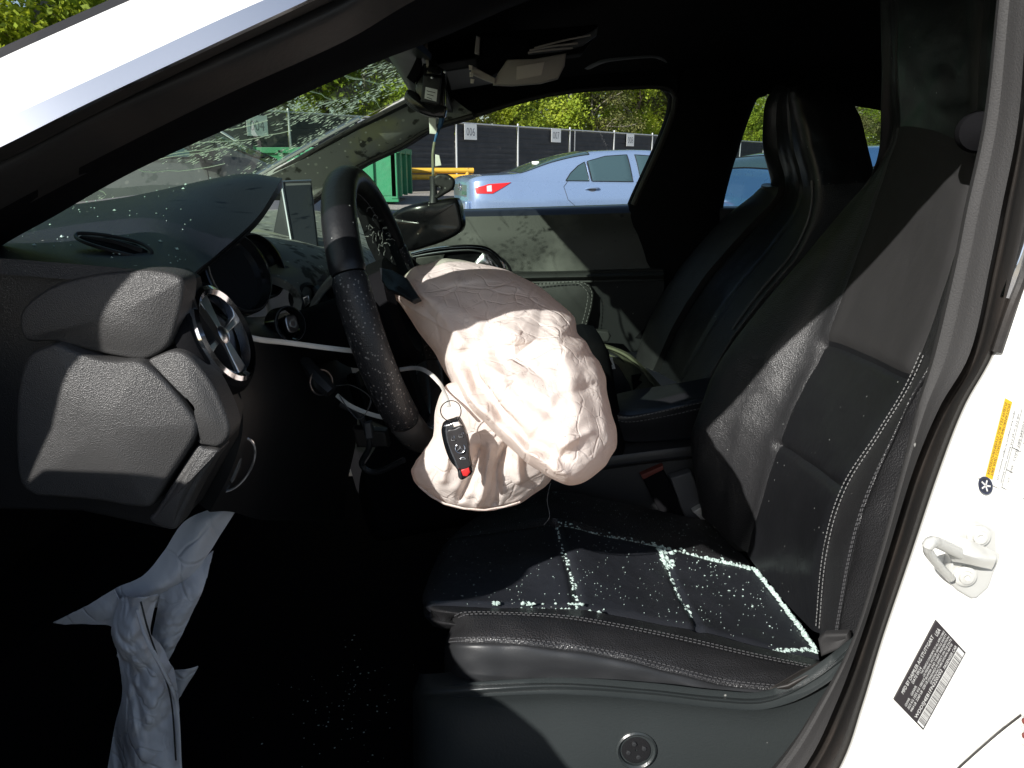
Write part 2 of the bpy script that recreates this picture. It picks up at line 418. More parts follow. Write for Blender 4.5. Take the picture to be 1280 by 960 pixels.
# ---- driver A-pillar and roof rail (a bent profile swept up the windscreen side, over the door and on to the B-pillar)
# stations: trim top, white top, white low, chrome low, seal groove, seal ridge, seal low, lining edge  (picture x,y and depth)
ST = [
 [(-330,240,.10),(-330,262,.09),(-330,350,.035),(-330,384,.04),(-330,398,.06),(-330,418,.05),(-330,470,.075),(-330,500,.11)],
 [(-100,108,.11),(-100,122,.10),(-100,196,.05),(-100,230,.055),(-100,242,.075),(-100,264,.065),(-100,318,.09),(-100,345,.12)],
 [(0,60,.12),(0,73,.11),(0,151,.06),(0,184,.065),(0,196,.085),(0,218,.075),(0,262,.10),(0,287,.13)],
 [(118,8,.14),(118,20,.13),(118,97,.075),(118,125,.08),(118,135,.10),(128,150,.09),(118,200,.115),(118,221,.145)],
 [(275,-62,.16),(275,-50,.15),(275,24,.09),(275,51,.095),(275,58,.11),(275,84,.10),(275,122,.125),(275,150,.155)],
 [(430,-140,.18),(430,-128,.17),(430,-45,.105),(430,-22,.11),(430,-12,.125),(430,13,.115),(430,52,.14),(430,80,.17)],
 [(560,-210,.20),(560,-195,.19),(555,-110,.12),(552,-88,.125),(550,-78,.14),(545,-55,.13),(540,-10,.16),(535,40,.20)],
 [(760,-300,.22),(760,-285,.21),(750,-190,.14),(745,-165,.145),(742,-155,.16),(735,-130,.15),(725,-80,.18),(715,-30,.22)],
 [(1000,-330,.22),(1000,-315,.21),(985,-230,.145),(980,-205,.15),(975,-195,.165),(965,-165,.155),(950,-110,.185),(930,-60,.24)],
 [(1400,-330,.22),(1400,-315,.21),(1390,-230,.145),(1385,-205,.15),(1380,-195,.165),(1375,-165,.155),(1370,-110,.185),(1360,-60,.24)],
]
for s_ in ST: s_[3] = (s_[3][0], s_[3][1], s_[2][2] - .011); s_[4] = (s_[4][0], s_[4][1], s_[2][2] + .012)
CT = [WL(s) for s in ST]
def strip(c0, c1, nv, t=.02, rows=64):
    g = surf([s[c0:c1 + 1] for s in CT], rows, nv); mb = MB(); mb.shell(g, t, vec=(0, t * .8, -t * .1)); return mb
ap = part('front_pillar', strip(1, 2, 6, .03), M['white'])
part('windscreen_trim', strip(0, 1, 3, .02), M['rubber'], ap)
part('chrome_strip', strip(2, 3, 5, .006), M['strip'], ap)
part('door_seal', strip(3, 6, 22, .02), M['rubber'], ap)
lin = [[s[6], s[7], s[7] + V((.0, .07, .005))] for s in CT]
mb = MB(); mb.shell(surf(lin, 64, 6), .02); part('pillar_lining', mb, M['headliner'], ap)

# ---- windscreen: curved laminated pane with flecks of crushed glass
WS = [[V((-.62, .20, 1.035)), V((-.80, .45, 1.03)), V((-.86, .85, 1.03)), V((-.78, 1.15, 1.045)), V((-.60, 1.425, 1.075))],
      [V((-.36, .215, 1.165)), V((-.48, .50, 1.18)), V((-.53, .85, 1.185)), V((-.47, 1.15, 1.19)), V((-.375, 1.39, 1.19))],
      [V((-.11, .235, 1.272)), V((-.26, .50, 1.287)), V((-.245, .85, 1.30)), V((-.225, 1.12, 1.298)), V((-.15, 1.345, 1.288))]]
mb = MB(); mb.grid(surf(WS, 16, 30)); ws = part('windscreen', mb, M['windscreen'])
mb = MB(); rng = random.Random(3)
for i in range(2800):
    u = rng.random() ** .8 * 2; v = rng.uniform(1.3, 4.0) if rng.random() < .9 else rng.uniform(0, 1.5)
    clus = noise.noise(V((u * 2.2, v * 2.2, 4)))
    if clus < -.12 + rng.random() * .25: continue
    p, n = evn(WS, u, v); e = (ev(WS, min(2, u + .05), v) - ev(WS, max(0, u - .05), v)).normalized(); f = n.cross(e)
    e = (e + f * rng.uniform(-.6, .25)).normalized(); f = n.cross(e)
    l = rng.uniform(.002, .0085) * (2.0 if rng.random() < .08 else 1); h = rng.uniform(.0006, .0019); p = p + n * .002
    q = [p + e * l * math.cos(a) * rng.uniform(.7, 1.1) + f * h * math.sin(a) * rng.uniform(.6, 1.3) for a in (0, 1.1, 2.2, 3.14, 4.2, 5.3)]
    mb.add(q + [p + n * .0015], [(0, 1, 6), (1, 2, 6), (2, 3, 6), (3, 4, 6), (4, 5, 6), (5, 0, 6)])
tag(part('glass_fleck', mb, M['fleck'], ws, smooth=False), kind='stuff')
mb = MB()
for k in range(12):                                             # fine cracks wandering over the pane
    u, v = rng.uniform(.3, 1.8), rng.uniform(1.5, 3.7); a = rng.uniform(-.5, .6); pts = []
    for j in range(9):
        p, n = evn(WS, u, v); pts.append(p + n * .0012); u += math.sin(a) * .06; v += math.cos(a) * .12; a += rng.uniform(-.5, .5)
        if not (0 < u < 2 and 0 < v < 4): break
    if len(pts) > 2: mb.tube(pts, .0006, seg=4)
tag(part('crack_line', mb, M['fleck'], ws), kind='stuff')
mb = MB(); mb.tube(spl([ev(WS, u, 4) + V((0, .004, -.012)) for u in (0, .5, 1, 1.5, 2)], 40), .011, seg=8, flat=.6); part('black_edge_band', mb, M['rubber'], ws)
mb = MB(); mb.tube(spl([ev(WS, u, 3.9) + V((0, .0, -.004)) for u in (0, .3, .6, .9, 1.2)], 40), .005, seg=6); part('silver_edge_bead', mb, M['satin'], ws)
mb = MB(); mb.tube(spl([ev(WS, 2, v) + V((.01, 0, .005)) for v in (0, 1, 2, 3, 4)], 40), .018, seg=8); part('top_edge_band', mb, M['rubber'], ws)

# ---- roof: white outer skin, black lining inside
RO = [[V((x - (.03 if x < -.2 and .3 < y < .7 else 0), y, z0 - .055 * ((y - .79) / .62) ** 2 + dz)) for y in (.17, .35, .60, .89, 1.15, 1.40)] for x, z0, dz in
      ((-.235, 1.34, 0), (0, 1.38, 0), (.4, 1.41, 0), (.9, 1.40, 0), (1.4, 1.32, 0), (1.75, 1.22, 0))]
mb = MB(); mb.shell(surf(RO, 24, 20), .012, dirv=V((0, 0, -1))); ro = part('roof', mb, M['white'])
HL = [[p + V((.045 if i == 0 else 0, 0, -.045)) for p in r] for i, r in enumerate(RO)]
for r in HL: r[0].y += .03; r[-1].y -= .02
mb = MB(); mb.shell(surf(HL, 24, 20), .012, dirv=V((0, 0, 1))); part('roof_lining', mb, M['headliner'], ro)
mb = MB(); mb.shell(surf([[p + V((.005, 0, -.012)) for p in RO[0]], [p + V((-.02 + .045, 0, -.055)) for p in RO[0]], [p + V((.10, 0, -.066)) for p in RO[0]]], 6, 24), .01, dirv=V((0, 0, 1)))
part('header_lining', mb, M['plastic'], ro)
# sun visors and overhead console: torn trim lit from the doorway
def vis(y0, y1, name):
    rows = [[V((-.135, y0, 1.262)), V((-.135, (y0 + y1) / 2, 1.28)), V((-.135, y1, 1.262))], [V((.02, y0, 1.285)), V((.02, (y0 + y1) / 2, 1.303)), V((.02, y1, 1.285))]]
    mb = MB(); mb.shell(surf(rows, 6, 10), .018, dirv=V((0, 0, 1))); return part(name, mb, M['plastic'], bevel=.004)
vis(1.02, 1.34, 'sun_visor')

oc = MB()                                                       # overhead console housing
Y = .90
oc.slab(WL([(594,62),(600,42),(640,38),(700,34),(748,30),(742,48),(728,66),(700,70),(660,74),(632,84),(612,96),(596,92)], Y), .05, .004)
OC = part('overhead_console', oc, M['black'])
mb = MB(); mb.slab(WL([(634,74),(668,73),(708,66),(706,82),(698,98),(676,104),(640,107),(616,106),(622,92)], .885), .014, .004, dome=.004); part('lamp_cover', mb, M['cream'], OC)
mb = MB(); mb.slab(WL([(646,83),(681,77),(677,94),(645,100)], .880), .003, .0008); part('pale_card', mb, M['card'], OC)
mb = MB(); mb.slab(WL([(662,61),(700,57),(730,46),(748,33),(746,44),(728,57),(700,64),(660,68)], .885), .01, .002); part('vent_grille', mb, M['console'], OC)
for (a, b) in (((660, 66), (716, 60)), ((662, 63), (722, 54)), ((668, 60), (738, 44))):
    tubepart('lamp_rim', spl(WL([a, ((a[0] + b[0]) / 2, (a[1] + b[1]) / 2 - 1), b], .875), 8), .0016, M['cream'], OC)
mb = MB(); mb.slab(WL([(595,44),(600,46),(599,68),(593,66)], .885), .012, .002); part('torn_tab', mb, M['cream'], OC)
mb = MB(); mb.slab(WL([(590,82),(594,84),(620,98),(618,104),(606,100),(588,92)], .88), .012, .002); part('broken_bracket', mb, M['cream'], OC)
for k, (x, y) in enumerate(((588, 84), (589, 93), (590, 101))):
    mb = MB(); mb.slab(WL([(x - 2, y - 3), (x + 3, y - 2), (x + 2, y + 3), (x - 2, y + 3)], .87), .006, .001); part('clip', mb, M['card'], OC)
mb = MB(); mb.slab(WL([(604,46),(658,47),(664,56),(660,66),(640,72),(606,80),(602,66)], .888), .004, .001); part('open_recess', mb, M['black'], OC)

# grab handle over the passenger door
gh = spl(WL([(733,82,1.33),(745,77,1.30),(760,74,1.28),(790,71,1.275),(815,69,1.28),(826,70,1.30),(832,74,1.33)]), 40)
GH = tubepart('grab_handle', gh, [.010 + .003 * math.cos(6.28 * i / 39) for i in range(40)], M['console'], CAR, flat=.6, seg=10)

# ---- passenger side: pillar cover, door, rear door, upper frame
A1 = [(322,228,1.41),(400,189,1.40),(460,155,1.385),(506,126,1.375),(548,100,1.36)]
A2 = [(345,246,1.45),(420,212,1.44),(480,180,1.425),(525,154,1.41),(568,124,1.39)]
A3 = [(372,262,1.47),(443,210,1.46),(500,182,1.45),(540,159,1.435),(592,143,1.42)]
g = surf([WL(A1), WL(A2), WL(A3)], 12, 40)
mb = MB(); mb.shell(g, .02); pp = part('front_pillar', mb, M['greytrim'])
mb = MB(); mb.shell(surf([WL(A3), [p + V((0, .10, -.004)) for p in WL(A3)]], 4, 40), .012); part('frame_seal', mb, M['black'], pp)
mb = MB(); mb.tube(spl(WL([(x, y + 1, z) for x, y, z in A3]), 50), .006); part('door_seal', mb, M['rubber'], pp)
# upper frame: from window top edge up to the lining
WT = [(560,150,1.44),(592,143,1.43),(640,128,1.43),(690,116,1.43),(740,110,1.43),(790,107.5,1.43),(822,107,1.43),(838,111,1.43),(845,122,1.43)]
TOPL = [(548,100,1.36),(575,85,1.35),(630,74,1.35),(690,66,1.35),(740,60,1.35),(790,56,1.35),(822,54,1.35),(838,53,1.35),(850,52,1.35)]
mb = MB(); mb.shell(surf([WL(TOPL), WL([(a[0] * .5 + b[0] * .5, a[1] * .5 + b[1] * .5, 1.385) for a, b in zip(TOPL, WT)]), WL(WT), [p + V((0, .10, .004)) for p in WL(WT)]], 10, 40), .012)
uf = part('upper_door_frame', mb, M['headliner'])
mb = MB(); mb.tube(spl(WL([(p[0], p[1] + 1.5, p[2]) for p in WT]), 50), .006); part('door_seal', mb, M['rubber'], uf)
# B-pillar and lining between the two passenger windows
BF = [(850,60,1.38),(846,100,1.41),(845,122,1.43),(842,140,1.435),(833,165,1.44),(820,195,1.45),(806,225,1.46),(792,256,1.47),(778,300,1.47),(760,420,1.47)]
BB = [(960,60,1.38),(960,100,1.41),(958,118,1.43),(946,124,1.435),(935,150,1.44),(922,188,1.45),(912,220,1.46),(903,258,1.47),(900,300,1.47),(900,420,1.47)]
def bp_grid(off):
    A = WL(BF); B = WL(BB); rows = []
    for a, b in zip(A, B):
        m = (a + b) / 2 + V((0, -.035, 0)); rows.append([a + V((0, .10, 0)), a, m, b, b + V((0, .10, 0))])
    return rows
mb = MB(); mb.shell(surf(bp_grid(0), 40, 24), .012); bp = part('middle_pillar', mb, M['headliner'])
mb = MB(); mb.tube(spl(WL(BF[2:8]), 40), .008); part('door_seal', mb, M['rubber'], bp)
top = [(838,111,1.43),(850,80,1.37),(900,58,1.35)]
mb = MB(); mb.shell(surf([WL([(845,122,1.43),(900,110,1.42),(958,118,1.43),(1010,118,1.43),(1066,132,1.43),(1110,141,1.43),(1190,170,1.43),(1260,215,1.43)]),
                          WL([(845,52,1.35),(900,52,1.35),(958,52,1.35),(1010,52,1.35),(1066,52,1.35),(1110,52,1.35),(1190,55,1.35),(1260,60,1.35)])], 8, 40), .012)
part('rear_upper_frame', mb, M['headliner'])
# rear quarter behind the rear passenger window
mb = MB(); mb.shell(surf([WL([(1190,170,1.43),(1215,210,1.45),(1225,262,1.47),(1230,420,1.47)]), WL([(1560,140,1.30),(1560,210,1.35),(1560,262,1.40),(1560,420,1.47)])], 12, 12), .02)
part('rear_quarter_lining', mb, M['headliner'])

# passenger door: dusty upper pad, belt edge, handle recess, armrest pocket
D0 = [(430,262,1.52),(505,264,1.51),(575,263,1.505),(680,260,1.50),(790,256.5,1.50),(830,255,1.50)]
D1 = [(430,272,1.49),(505,272,1.48),(575,271,1.475),(680,269,1.47),(790,266,1.47),(830,265,1.47)]
D2 = [(430,300,1.47),(505,300,1.46),(575,300,1.455),(680,298,1.45),(790,296,1.45),(830,295,1.45)]
D3 = [(430,338,1.46),(505,338,1.45),(575,338,1.445),(680,339,1.44),(790,336,1.44),(830,335,1.44)]
D4 = [(430,348,1.42),(505,348,1.41),(575,348,1.40),(680,346,1.395),(790,344,1.395),(830,343,1.40)]
D5 = [(430,356,1.43),(505,356,1.42),(575,356,1.42),(680,354,1.42),(790,352,1.42),(830,351,1.42)]
D6 = [(430,440,1.46),(505,440,1.45),(575,440,1.45),(680,440,1.45),(790,440,1.45),(830,440,1.45)]
mb = MB(); mb.shell(surf([WL(D1), WL(D2), WL(D3)], 18, 50), .03); pd = part('passenger_door', mb, M['doortrim'])
mb = MB(); mb.shell(surf([[p + V((0, .07, 0)) for p in WL(D0)], WL(D0), WL(D1)], 8, 50), .012); part('belt_moulding', mb, mat('belt_moulding_plastic', (.02, .022, .03), .3), pd)
mb = MB(); mb.shell(surf([WL(D3), WL(D4), WL(D5)], 10, 50), .02); part('armrest_ledge', mb, M['doorpad'], pd)
mb = MB(); mb.shell(surf([WL(D5), WL(D6)], 8, 30), .02); part('lower_panel', mb, M['plastic'], pd)
# handle recess
hb = WL([(516,317),(540,312),(575,309),(598,309),(612,314),(624,325),(629,334),(615,341),(580,345),(540,345),(515,340)], 1.428)
mb = MB(); mb.slab(hb, .02, .004, dome=-.006); hr = part('handle_recess', mb, M['black'], pd)
tubepart('chrome_bezel', spl(WL([(514,317),(540,311),(575,307.5),(600,308),(614,313),(626,324),(631,335)], 1.42), 40), .0035, M['chrome'], pd)
tubepart('inner_bezel', spl(WL([(516,321),(545,316),(576,313),(598,314),(611,321),(622,334)], 1.422), 40), .0022, M['satin'], pd)
mb = MB(); mb.slab(WL([(590,332),(603,316),(610,318),(618,334),(606,338)], 1.42), .012, .003, dome=.005); part('door_handle', mb, M['satin'], pd)
mb = MB(); mb.slab(WL([(520,322),(556,318),(552,330),(540,340),(520,338)], 1.424), .006, .002); part('switch_panel', mb, M['doortrim'], pd)
# padded pocket with stitching
mb = MB(); mb.slab(WL([(640,358),(690,354),(725,352),(737,356),(743,366),(741,385),(734,410),(720,412),(640,415)], 1.40), .02, .006, dome=.006); pk = part('armrest_pad', mb, M['doorpad'], pd)
for off in (0, 5):
    dashes('stitching', spl(WL([(660,358 - off * .3),(700,353.5 - off * .2),(722,352 + off * .4),(735 - off, 357 + off * .6),(740 - off,368),(737 - off,388),(731 - off,410)], 1.388), 60), pk, M['thread'], r=.0009, step=.009)
mb = MB(); mb.slab(WL([(730,412),(760,414),(764,420),(760,428),(728,428)], 1.36), .02, .004); part('pull_edge', mb, M['doorpad'], pd)
mb = MB(); mb.tube(WL([(846,342),(849,354)], 1.40), .0018); mb2 = MB(); mb2.tube(WL([(852,341),(854,353)], 1.40), .0018)
part('pale_mark', mb, M['console'], bp); part('pale_mark', mb2, M['console'], bp)
mb = MB(); mb.grid(surf([WL([(372,262,1.50),(443,210,1.50),(500,182,1.49),(540,159,1.48),(592,143,1.47),(690,116,1.46),(790,107,1.46),(845,112,1.46)]),
                         WL([(372,266,1.52),(443,266,1.52),(500,266,1.52),(540,266,1.52),(592,266,1.52),(690,264,1.52),(790,260,1.52),(800,258,1.52)])], 8, 30))
part('window_pane', mb, M['pane'], pd)
# outer skin of the passenger side (white), so the door has its real thickness
mb = MB(); mb.shell([[V((x, y, z)) for x in (-.75, -.3, .3, .9, 1.5)] for y, z in ((1.66, .92), (1.76, .75), (1.78, .5), (1.72, .2))], .02, dirv=V((0, -1, 0))); part('outer_door_skin', mb, M['white'], pd)
# rear passenger door
mb = MB(); mb.shell(surf([WL([(900,258,1.57),(960,257,1.57),(1100,250,1.57),(1240,246,1.57)]), WL([(900,260,1.48),(960,259,1.48),(1100,252,1.48),(1240,248,1.48)]), WL([(900,280,1.46),(960,280,1.46),(1100,280,1.46),(1240,280,1.46)]), WL([(900,430,1.47),(960,430,1.47),(1100,430,1.47),(1240,430,1.47)])], 12, 30), .02)
rd = part('rear_passenger_door', mb, mat('rear_door_plastic', (.02, .022, .028), .4))
mb = MB(); mb.grid(surf([WL([(846,112,1.46),(900,112,1.46),(958,112,1.46),(1066,126,1.46),(1110,136,1.46),(1200,172,1.47)]), WL([(880,262,1.54),(903,261,1.54),(958,260,1.54),(1066,254,1.54),(1110,252,1.54),(1230,248,1.54)])], 8, 20))
part('window_pane', mb, M['tint'], rd)

# ---- dashboard
DT = [[(-90,318),(0,323),(80,329),(150,335),(200,340),(232,351)],
      [(-90,296),(0,301),(80,304),(150,304),(205,307),(252,333)],
      [(-90,284),(0,289),(55,276),(130,270),(200,274),(272,317)],
      [(-90,280),(0,284),(64,262),(140,253),(235,243),(322,271)],
      [(-60,278),(10,275),(70,259),(165,245),(288,220),(351,225)],
      [(-30,276),(20,272),(78,259),(180,247),(296,222),(351,228)],
      [(20,270),(55,268),(110,262),(210,252),(300,240),(350,240)]]
DY = [.13, .22, .32, .42, .50, .58, .70]
DTC = [WL([(x, y, d) for x, y in r]) for r, d in zip(DT, DY)]
mb = MB(); mb.shell(surf(DTC, 60, 70), .012); DB = part('dashboard', mb, M['dash'])
# front edge flap toward the glass, far half of the dash
mb = MB(); mb.shell(surf([[V((-.80, .60, .99)), V((-.82, .72, .985)), V((-.86, .89, .98)), V((-.80, 1.2, .985)), V((-.64, 1.47, 1.0))],
                          [V((-.58, .60, 1.0)), V((-.59, .72, 1.01)), V((-.60, .89, 1.01)), V((-.56, 1.2, 1.0)), V((-.48, 1.47, 1.0))],
                          [V((-.37, .60, .97)), V((-.365, .72, .99)), V((-.36, .89, .985)), V((-.34, 1.2, .965)), V((-.33, 1.47, .95))],
                          [V((-.29, .60, .93)), V((-.27, .72, .94)), V((-.26, .89, .93)), V((-.24, 1.2, .90)), V((-.26, 1.47, .88))],
                          [V((-.33, .60, .84)), V((-.31, .72, .83)), V((-.30, .89, .80)), V((-.28, 1.2, .78)), V((-.30, 1.47, .76))]], 24, 50), .012, dirv=V((-.3, 0, -1)))
part('far_dash_top', mb, M['greytrim'], DB)
# air slot in the dash top
mb = MB(); mb.slab(WL([(97,296,.2),(102,293,.205),(135,296,.205),(170,304,.2),(184,312,.19),(186,318,.185),(176,320,.18),(140,311,.18),(108,301,.19)]), .004, .0015, nrm=V((0, -.3, 1)))
sl_ = part('air_slot', mb, M['black'], DB)
for k in range(5):
    t = k / 4
    tubepart('slot_fin', spl(WL([(102 + t * 2, 295.5 + t * 3.2, .2), (140, 300 + t * 7, .195), (178, 311 + t * 6, .187)]), 16), .0009, M['plastic'], sl_)
tubepart('slot_rim', spl(WL([(95,296,.2),(101,291.5,.207),(136,294.5,.207),(172,302.5,.2),(187,311,.19),(189,319,.183),(177,322,.178),(138,313,.178),(106,303,.188)]), 50, True), .0016, M['plastic'], DB, closed=True)
# cowl lining and rear-facing fascia
RIM = [r[-1] for r in DTC]
c0 = [p + V((-.002, 0, -.006)) for p in RIM]; c1 = [p + V((-.10, 0, -.03)) for p in RIM]
mb = MB(); mb.shell(surf([c0, c1], 6, 40), .004, dirv=V((0, 0, 1))); part('cowl_lining', mb, M['black'], DB)
FA = [WL([(228,349,.135),(252,395,.150),(283,440,.165),(300,490,.175),(303,540,.18),(288,590,.18),(262,640,.19)]),
      WL([(262,388,.24),(290,405,.22),(303,440,.22),(318,490,.22),(320,540,.23),(310,590,.24),(290,640,.25)]),
      WL([(292,394,.42),(325,410,.36),(345,440,.36),(352,500,.36),(350,560,.38),(340,610,.40),(330,650,.40)]),
      WL([(325,396,.60),(356,405,.56),(390,440,.55),(400,500,.55),(400,560,.58),(390,610,.60),(380,650,.60)]),
      WL([(372,388,.80),(392,400,.76),(430,440,.75),(445,490,.75),(445,550,.78),(435,600,.80),(430,650,.80)])]
mb = MB(); mb.shell(surf(FA, 40, 50), .015); part('fascia', mb, mat('fascia_plastic', (.009, .009, .010), .5, bump=GRAIN), DB)
# side wall of the dash behind the end panels
sw = WL([(-60,318),(0,322),(80,329),(150,335),(215,341),(232,352),(240,390),(262,452),(290,520),(282,560),(236,642),(205,662),(100,640),(-60,636)], .148)
mb = MB(); mb.slab(sw, .03, .004, rings=False); part('side_wall', mb, mat('dark_side_wall', (.008, .008, .009), .5, bump=GRAIN), DB)
# end panels (four leather-grained pads)
def pad(pts, Y, dome, name, bev=.004, m='dash_end'):
    mb = MB(); o = spl(WL([(p[0], p[1], p[2] if len(p) > 2 else Y) for p in pts]), 64, True)
    mb.slab(o, .025, bev, dome=dome); return part(name, mb, M[m], DB)
pad([(60,360),(110,345),(160,339),(184,337.5),(208,341),(224,347),(229,356),(227,378),(220,405),(211,430),(196,443),(177,450),(145,446),(108,438),(70,428),(30,425),(25,390)], .122, .006, 'upper_end_pad', .004)
pad([(56,434),(71,431),(92,440),(120,449.5),(143,452.5),(167,452),(181,457),(203,475),(226,501),(242,523),(245.5,532),(243,547),(229,570),(208,602),(192,628),(184,635),(160,634),(120,627),(60,622),(40,619),(22,600),(18,540),(22,480),(34,445)], .112, .007, 'lower_end_cover', .0045)
pad([(184,453),(196,445),(212,439.5),(226,441),(240,450),(262,477),(277,506),(286,530),(286.5,543),(281,553),(272,559.5),(258,558),(246,554.5),(250,538),(249,526),(240,513),(222,491),(203,470)], .118, .005, 'middle_end_pad', .004)
pad([(246,558.5),(256,561),(270,563.5),(271,569),(258,588),(244,612),(230,640),(219,662),(200,660),(185,650),(194,638),(212,609),(232,577)], .118, .004, 'lower_side_pad', .004)

# round air vent
ax = V((.93, -.06, .36)).normalized(); vc = W(282, 417, .176)
mb = MB(); mb.lathe([(.050, -.016), (.0495, -.008), (.046, -.003), (.042, -.003), (.040, -.012)], vc, ax, 40); av = part('air_vent', mb, M['black'], DB)
mb = MB(); mb.lathe([(.0425, -.006), (.0420, .001), (.0385, .003), (.0345, .0005), (.0335, -.008)], vc, ax, 48); part('vent_ring', mb, M['chrome'], av)
mb = MB(); mb.lathe([(.034, -.012), (.02, -.016), (.001, -.017)], vc, ax, 32); part('vent_well', mb, M['black'], av)
a_ = V((0, 1, 0)); a_ = (a_ - ax * a_.dot(ax)).normalized(); b_ = ax.cross(a_)
for k, ang in enumerate((95, 275, 10, 190)):
    d = a_ * math.cos(R(ang)) + b_ * math.sin(R(ang))
    mb = MB(); wv = .0055 if k < 2 else .0025; t_ = ax.cross(d)
    o = [vc + d * .004 + t_ * wv * .7, vc + d * .034 + t_ * wv * 1.5, vc + d * .034 - t_ * wv * 1.5, vc + d * .004 - t_ * wv * .7]
    mb.slab([p - ax * .002 for p in o], .006, .001, nrm=ax); part('vent_spoke', mb, M['satin'], av)
mb = MB(); mb.lathe([(.008, -.012), (.008, -.002), (.006, 0), (.001, .0005)], vc, ax, 20); part('vent_hub', mb, M['satin'], av)
# instrument cluster: two rings under the cowl
for (px, py, Yc, r) in ((299, 340, .37, .043), (326, 332, .60, .043)):
    c = W(px, py, Yc); ax2 = V((.82, -.34, .32)).normalized()
    mb = MB(); mb.lathe([(r + .004, -.03), (r + .003, 0), (r - .001, .002), (r - .003, -.01)], c, ax2, 48); ic = part('instrument_dial', mb, M['gloss'], DB)
    mb = MB(); mb.lathe([(r + .0015, .001), (r + .001, .003), (r - .0005, .003)], c, ax2, 48); part('dial_ring', mb, M['satin'], ic)
    mb = MB(); mb.lathe([(r - .002, -.008), (.001, -.008)], c, ax2, 32); part('dial_face', mb, M['screen'], ic)
# start button
c = W(363, 405, .44); ax3 = V((.80, -.55, .25)).normalized()
mb = MB(); mb.lathe([(.022, -.02), (.022, -.001), (.019, .002), (.017, -.004)], c, ax3, 32); sb = part('start_button', mb, M['gloss'], DB)
mb = MB(); mb.lathe([(.0215, .0), (.0212, .0012), (.0205, .0012)], c, ax3, 32); part('button_ring', mb, M['console'], sb)
a3 = V((0, 0, 1)) - ax3 * ax3.z; a3.normalize(); b3 = ax3.cross(a3)
sq = [c + ax3 * .004 + (a3 * math.copysign(abs(math.sin(t)) ** .6, math.sin(t)) * .0105 + b3 * math.copysign(abs(math.cos(t)) ** .6, math.cos(t)) * .0088) for t in [k * 6.2832 / 24 for k in range(24)]]
mb = MB(); mb.slab(sq, .006, .0015, dome=.0008, nrm=ax3); part('silver_cap', mb, M['satin'], sb)
mb = MB(); mb.lathe([(.0045, .0046), (.0047, .0056), (.0038, .0056)], c, ax3, 20); part('cap_circle', mb, M['zinc'], sb)
c = W(388, 372, .62); mb = MB(); mb.lathe([(.022, -.02), (.022, 0), (.018, .003), (.016, -.006), (.001, -.006)], c, V((.85, -.45, .3)), 28); kn = part('light_knob', mb, M['plastic'], DB)
mb = MB(); mb.slab(WL([(378,372),(386,368),(388,378),(381,384)], .60), .008, .002); part('knob_face', mb, M['satin'], kn)
c = W(401, 478, .46); mb = MB(); mb.lathe([(.0165, 0), (.0165, .002), (.0148, .002), (.0148, 0)], c, V((.7, -.65, .2)), 30); ig = part('lock_ring', mb, M['satin'], DB)
mb = MB(); mb.tube([W(366,432,.50), W(384,455,.47), W(402,478,.455), W(414,490,.45)], [.006, .008, .011, .009]); part('column_stalk', mb, M['plastic'], DB)
# release lever at the lower side of the fascia
c = W(292, 581, .20)
mb = MB(); mb.tube([c + V((.004 * math.sin(t), .02 * math.sin(t) * .3, 0)) + V((.012 * math.sin(t) + .010 * math.cos(t), 0, .026 * math.cos(t))) for t in [k * 6.2832 / 28 for k in range(28)]], .0012, seg=6, closed=True); rl = part('release_lever', mb, M['satin'], DB)
mb = MB(); mb.slab(WL([(290,556),(299,553),(301,566),(296,590),(289,605),(286,600),(287,580)], .192), .008, .002); part('lever_grip', mb, M['console'], DB)
# display slab on top of the dash
dc = [W(352, 228, .875), W(389, 226.5, .89), W(399, 316, .815), W(370, 332, .80)]
mb = MB(); mb.slab(dc, .022, .002); dp = part('display', mb, M['console'], DB)
nn = (dc[1] - dc[0]).cross(dc[3] - dc[0]).normalized(); nn = nn if nn.dot(CAM - dc[0]) > 0 else -nn
cc = sum(dc, V()) / 4; mb = MB(); mb.slab([cc + (p - cc) * .90 + nn * .0015 for p in dc], .001, .0004); part('screen', mb, M['screen'], dp)
tubepart('silver_frame', [dc[0] + nn * .002, dc[3] + nn * .002], .003, M['satin'], dp)
tubepart('top_frame', [dc[0] + nn * .002, dc[1] + nn * .002], .0018, M['satin'], dp)
mb = MB(); mb.slab([W(351, 240, .90), W(341, 292, .88), W(371, 336, .825), W(354, 236, .90)], .02, .002); part('display_back', mb, M['plastic'], dp)
# broken column shroud with a light edge
mb = MB(); sh_ = spl(WL([(386,384,.60),(395,366,.58),(410,350,.56),(424,341,.55),(428,345,.55),(415,358,.57),(402,372,.58),(390,392,.60)]), 40, True); mb.slab(sh_, .02, .002); part('shroud_edge', mb, M['greytrim'], DB)
mb = MB(); mb.slab(spl(WL([(388,386),(412,360),(440,352),(452,400),(470,450),(440,462),(405,440),(388,410)], .60), 40, True), .12, .01); part('column_shroud', mb, M['black'], DB)
mb = MB(); mb.tube(spl(WL([(396,362,.62),(404,374,.60),(416,400,.58),(430,430,.57)]), 16), [.007] * 16); part('column_stalk', mb, M['plastic'], DB)
for k, (x0, y0, x1, y1) in enumerate(((395,352,402,346),(400,346,410,352),(408,356,415,350),(380,360,392,352))):
    mb = MB(); mb.slab(WL([(x0, y0), (x0 + 6, y0 - 5), (x1 + 3, y1), (x1 - 2, y1 + 6)], .66), .006, .001); part('broken_trim', mb, M['console'], DB)

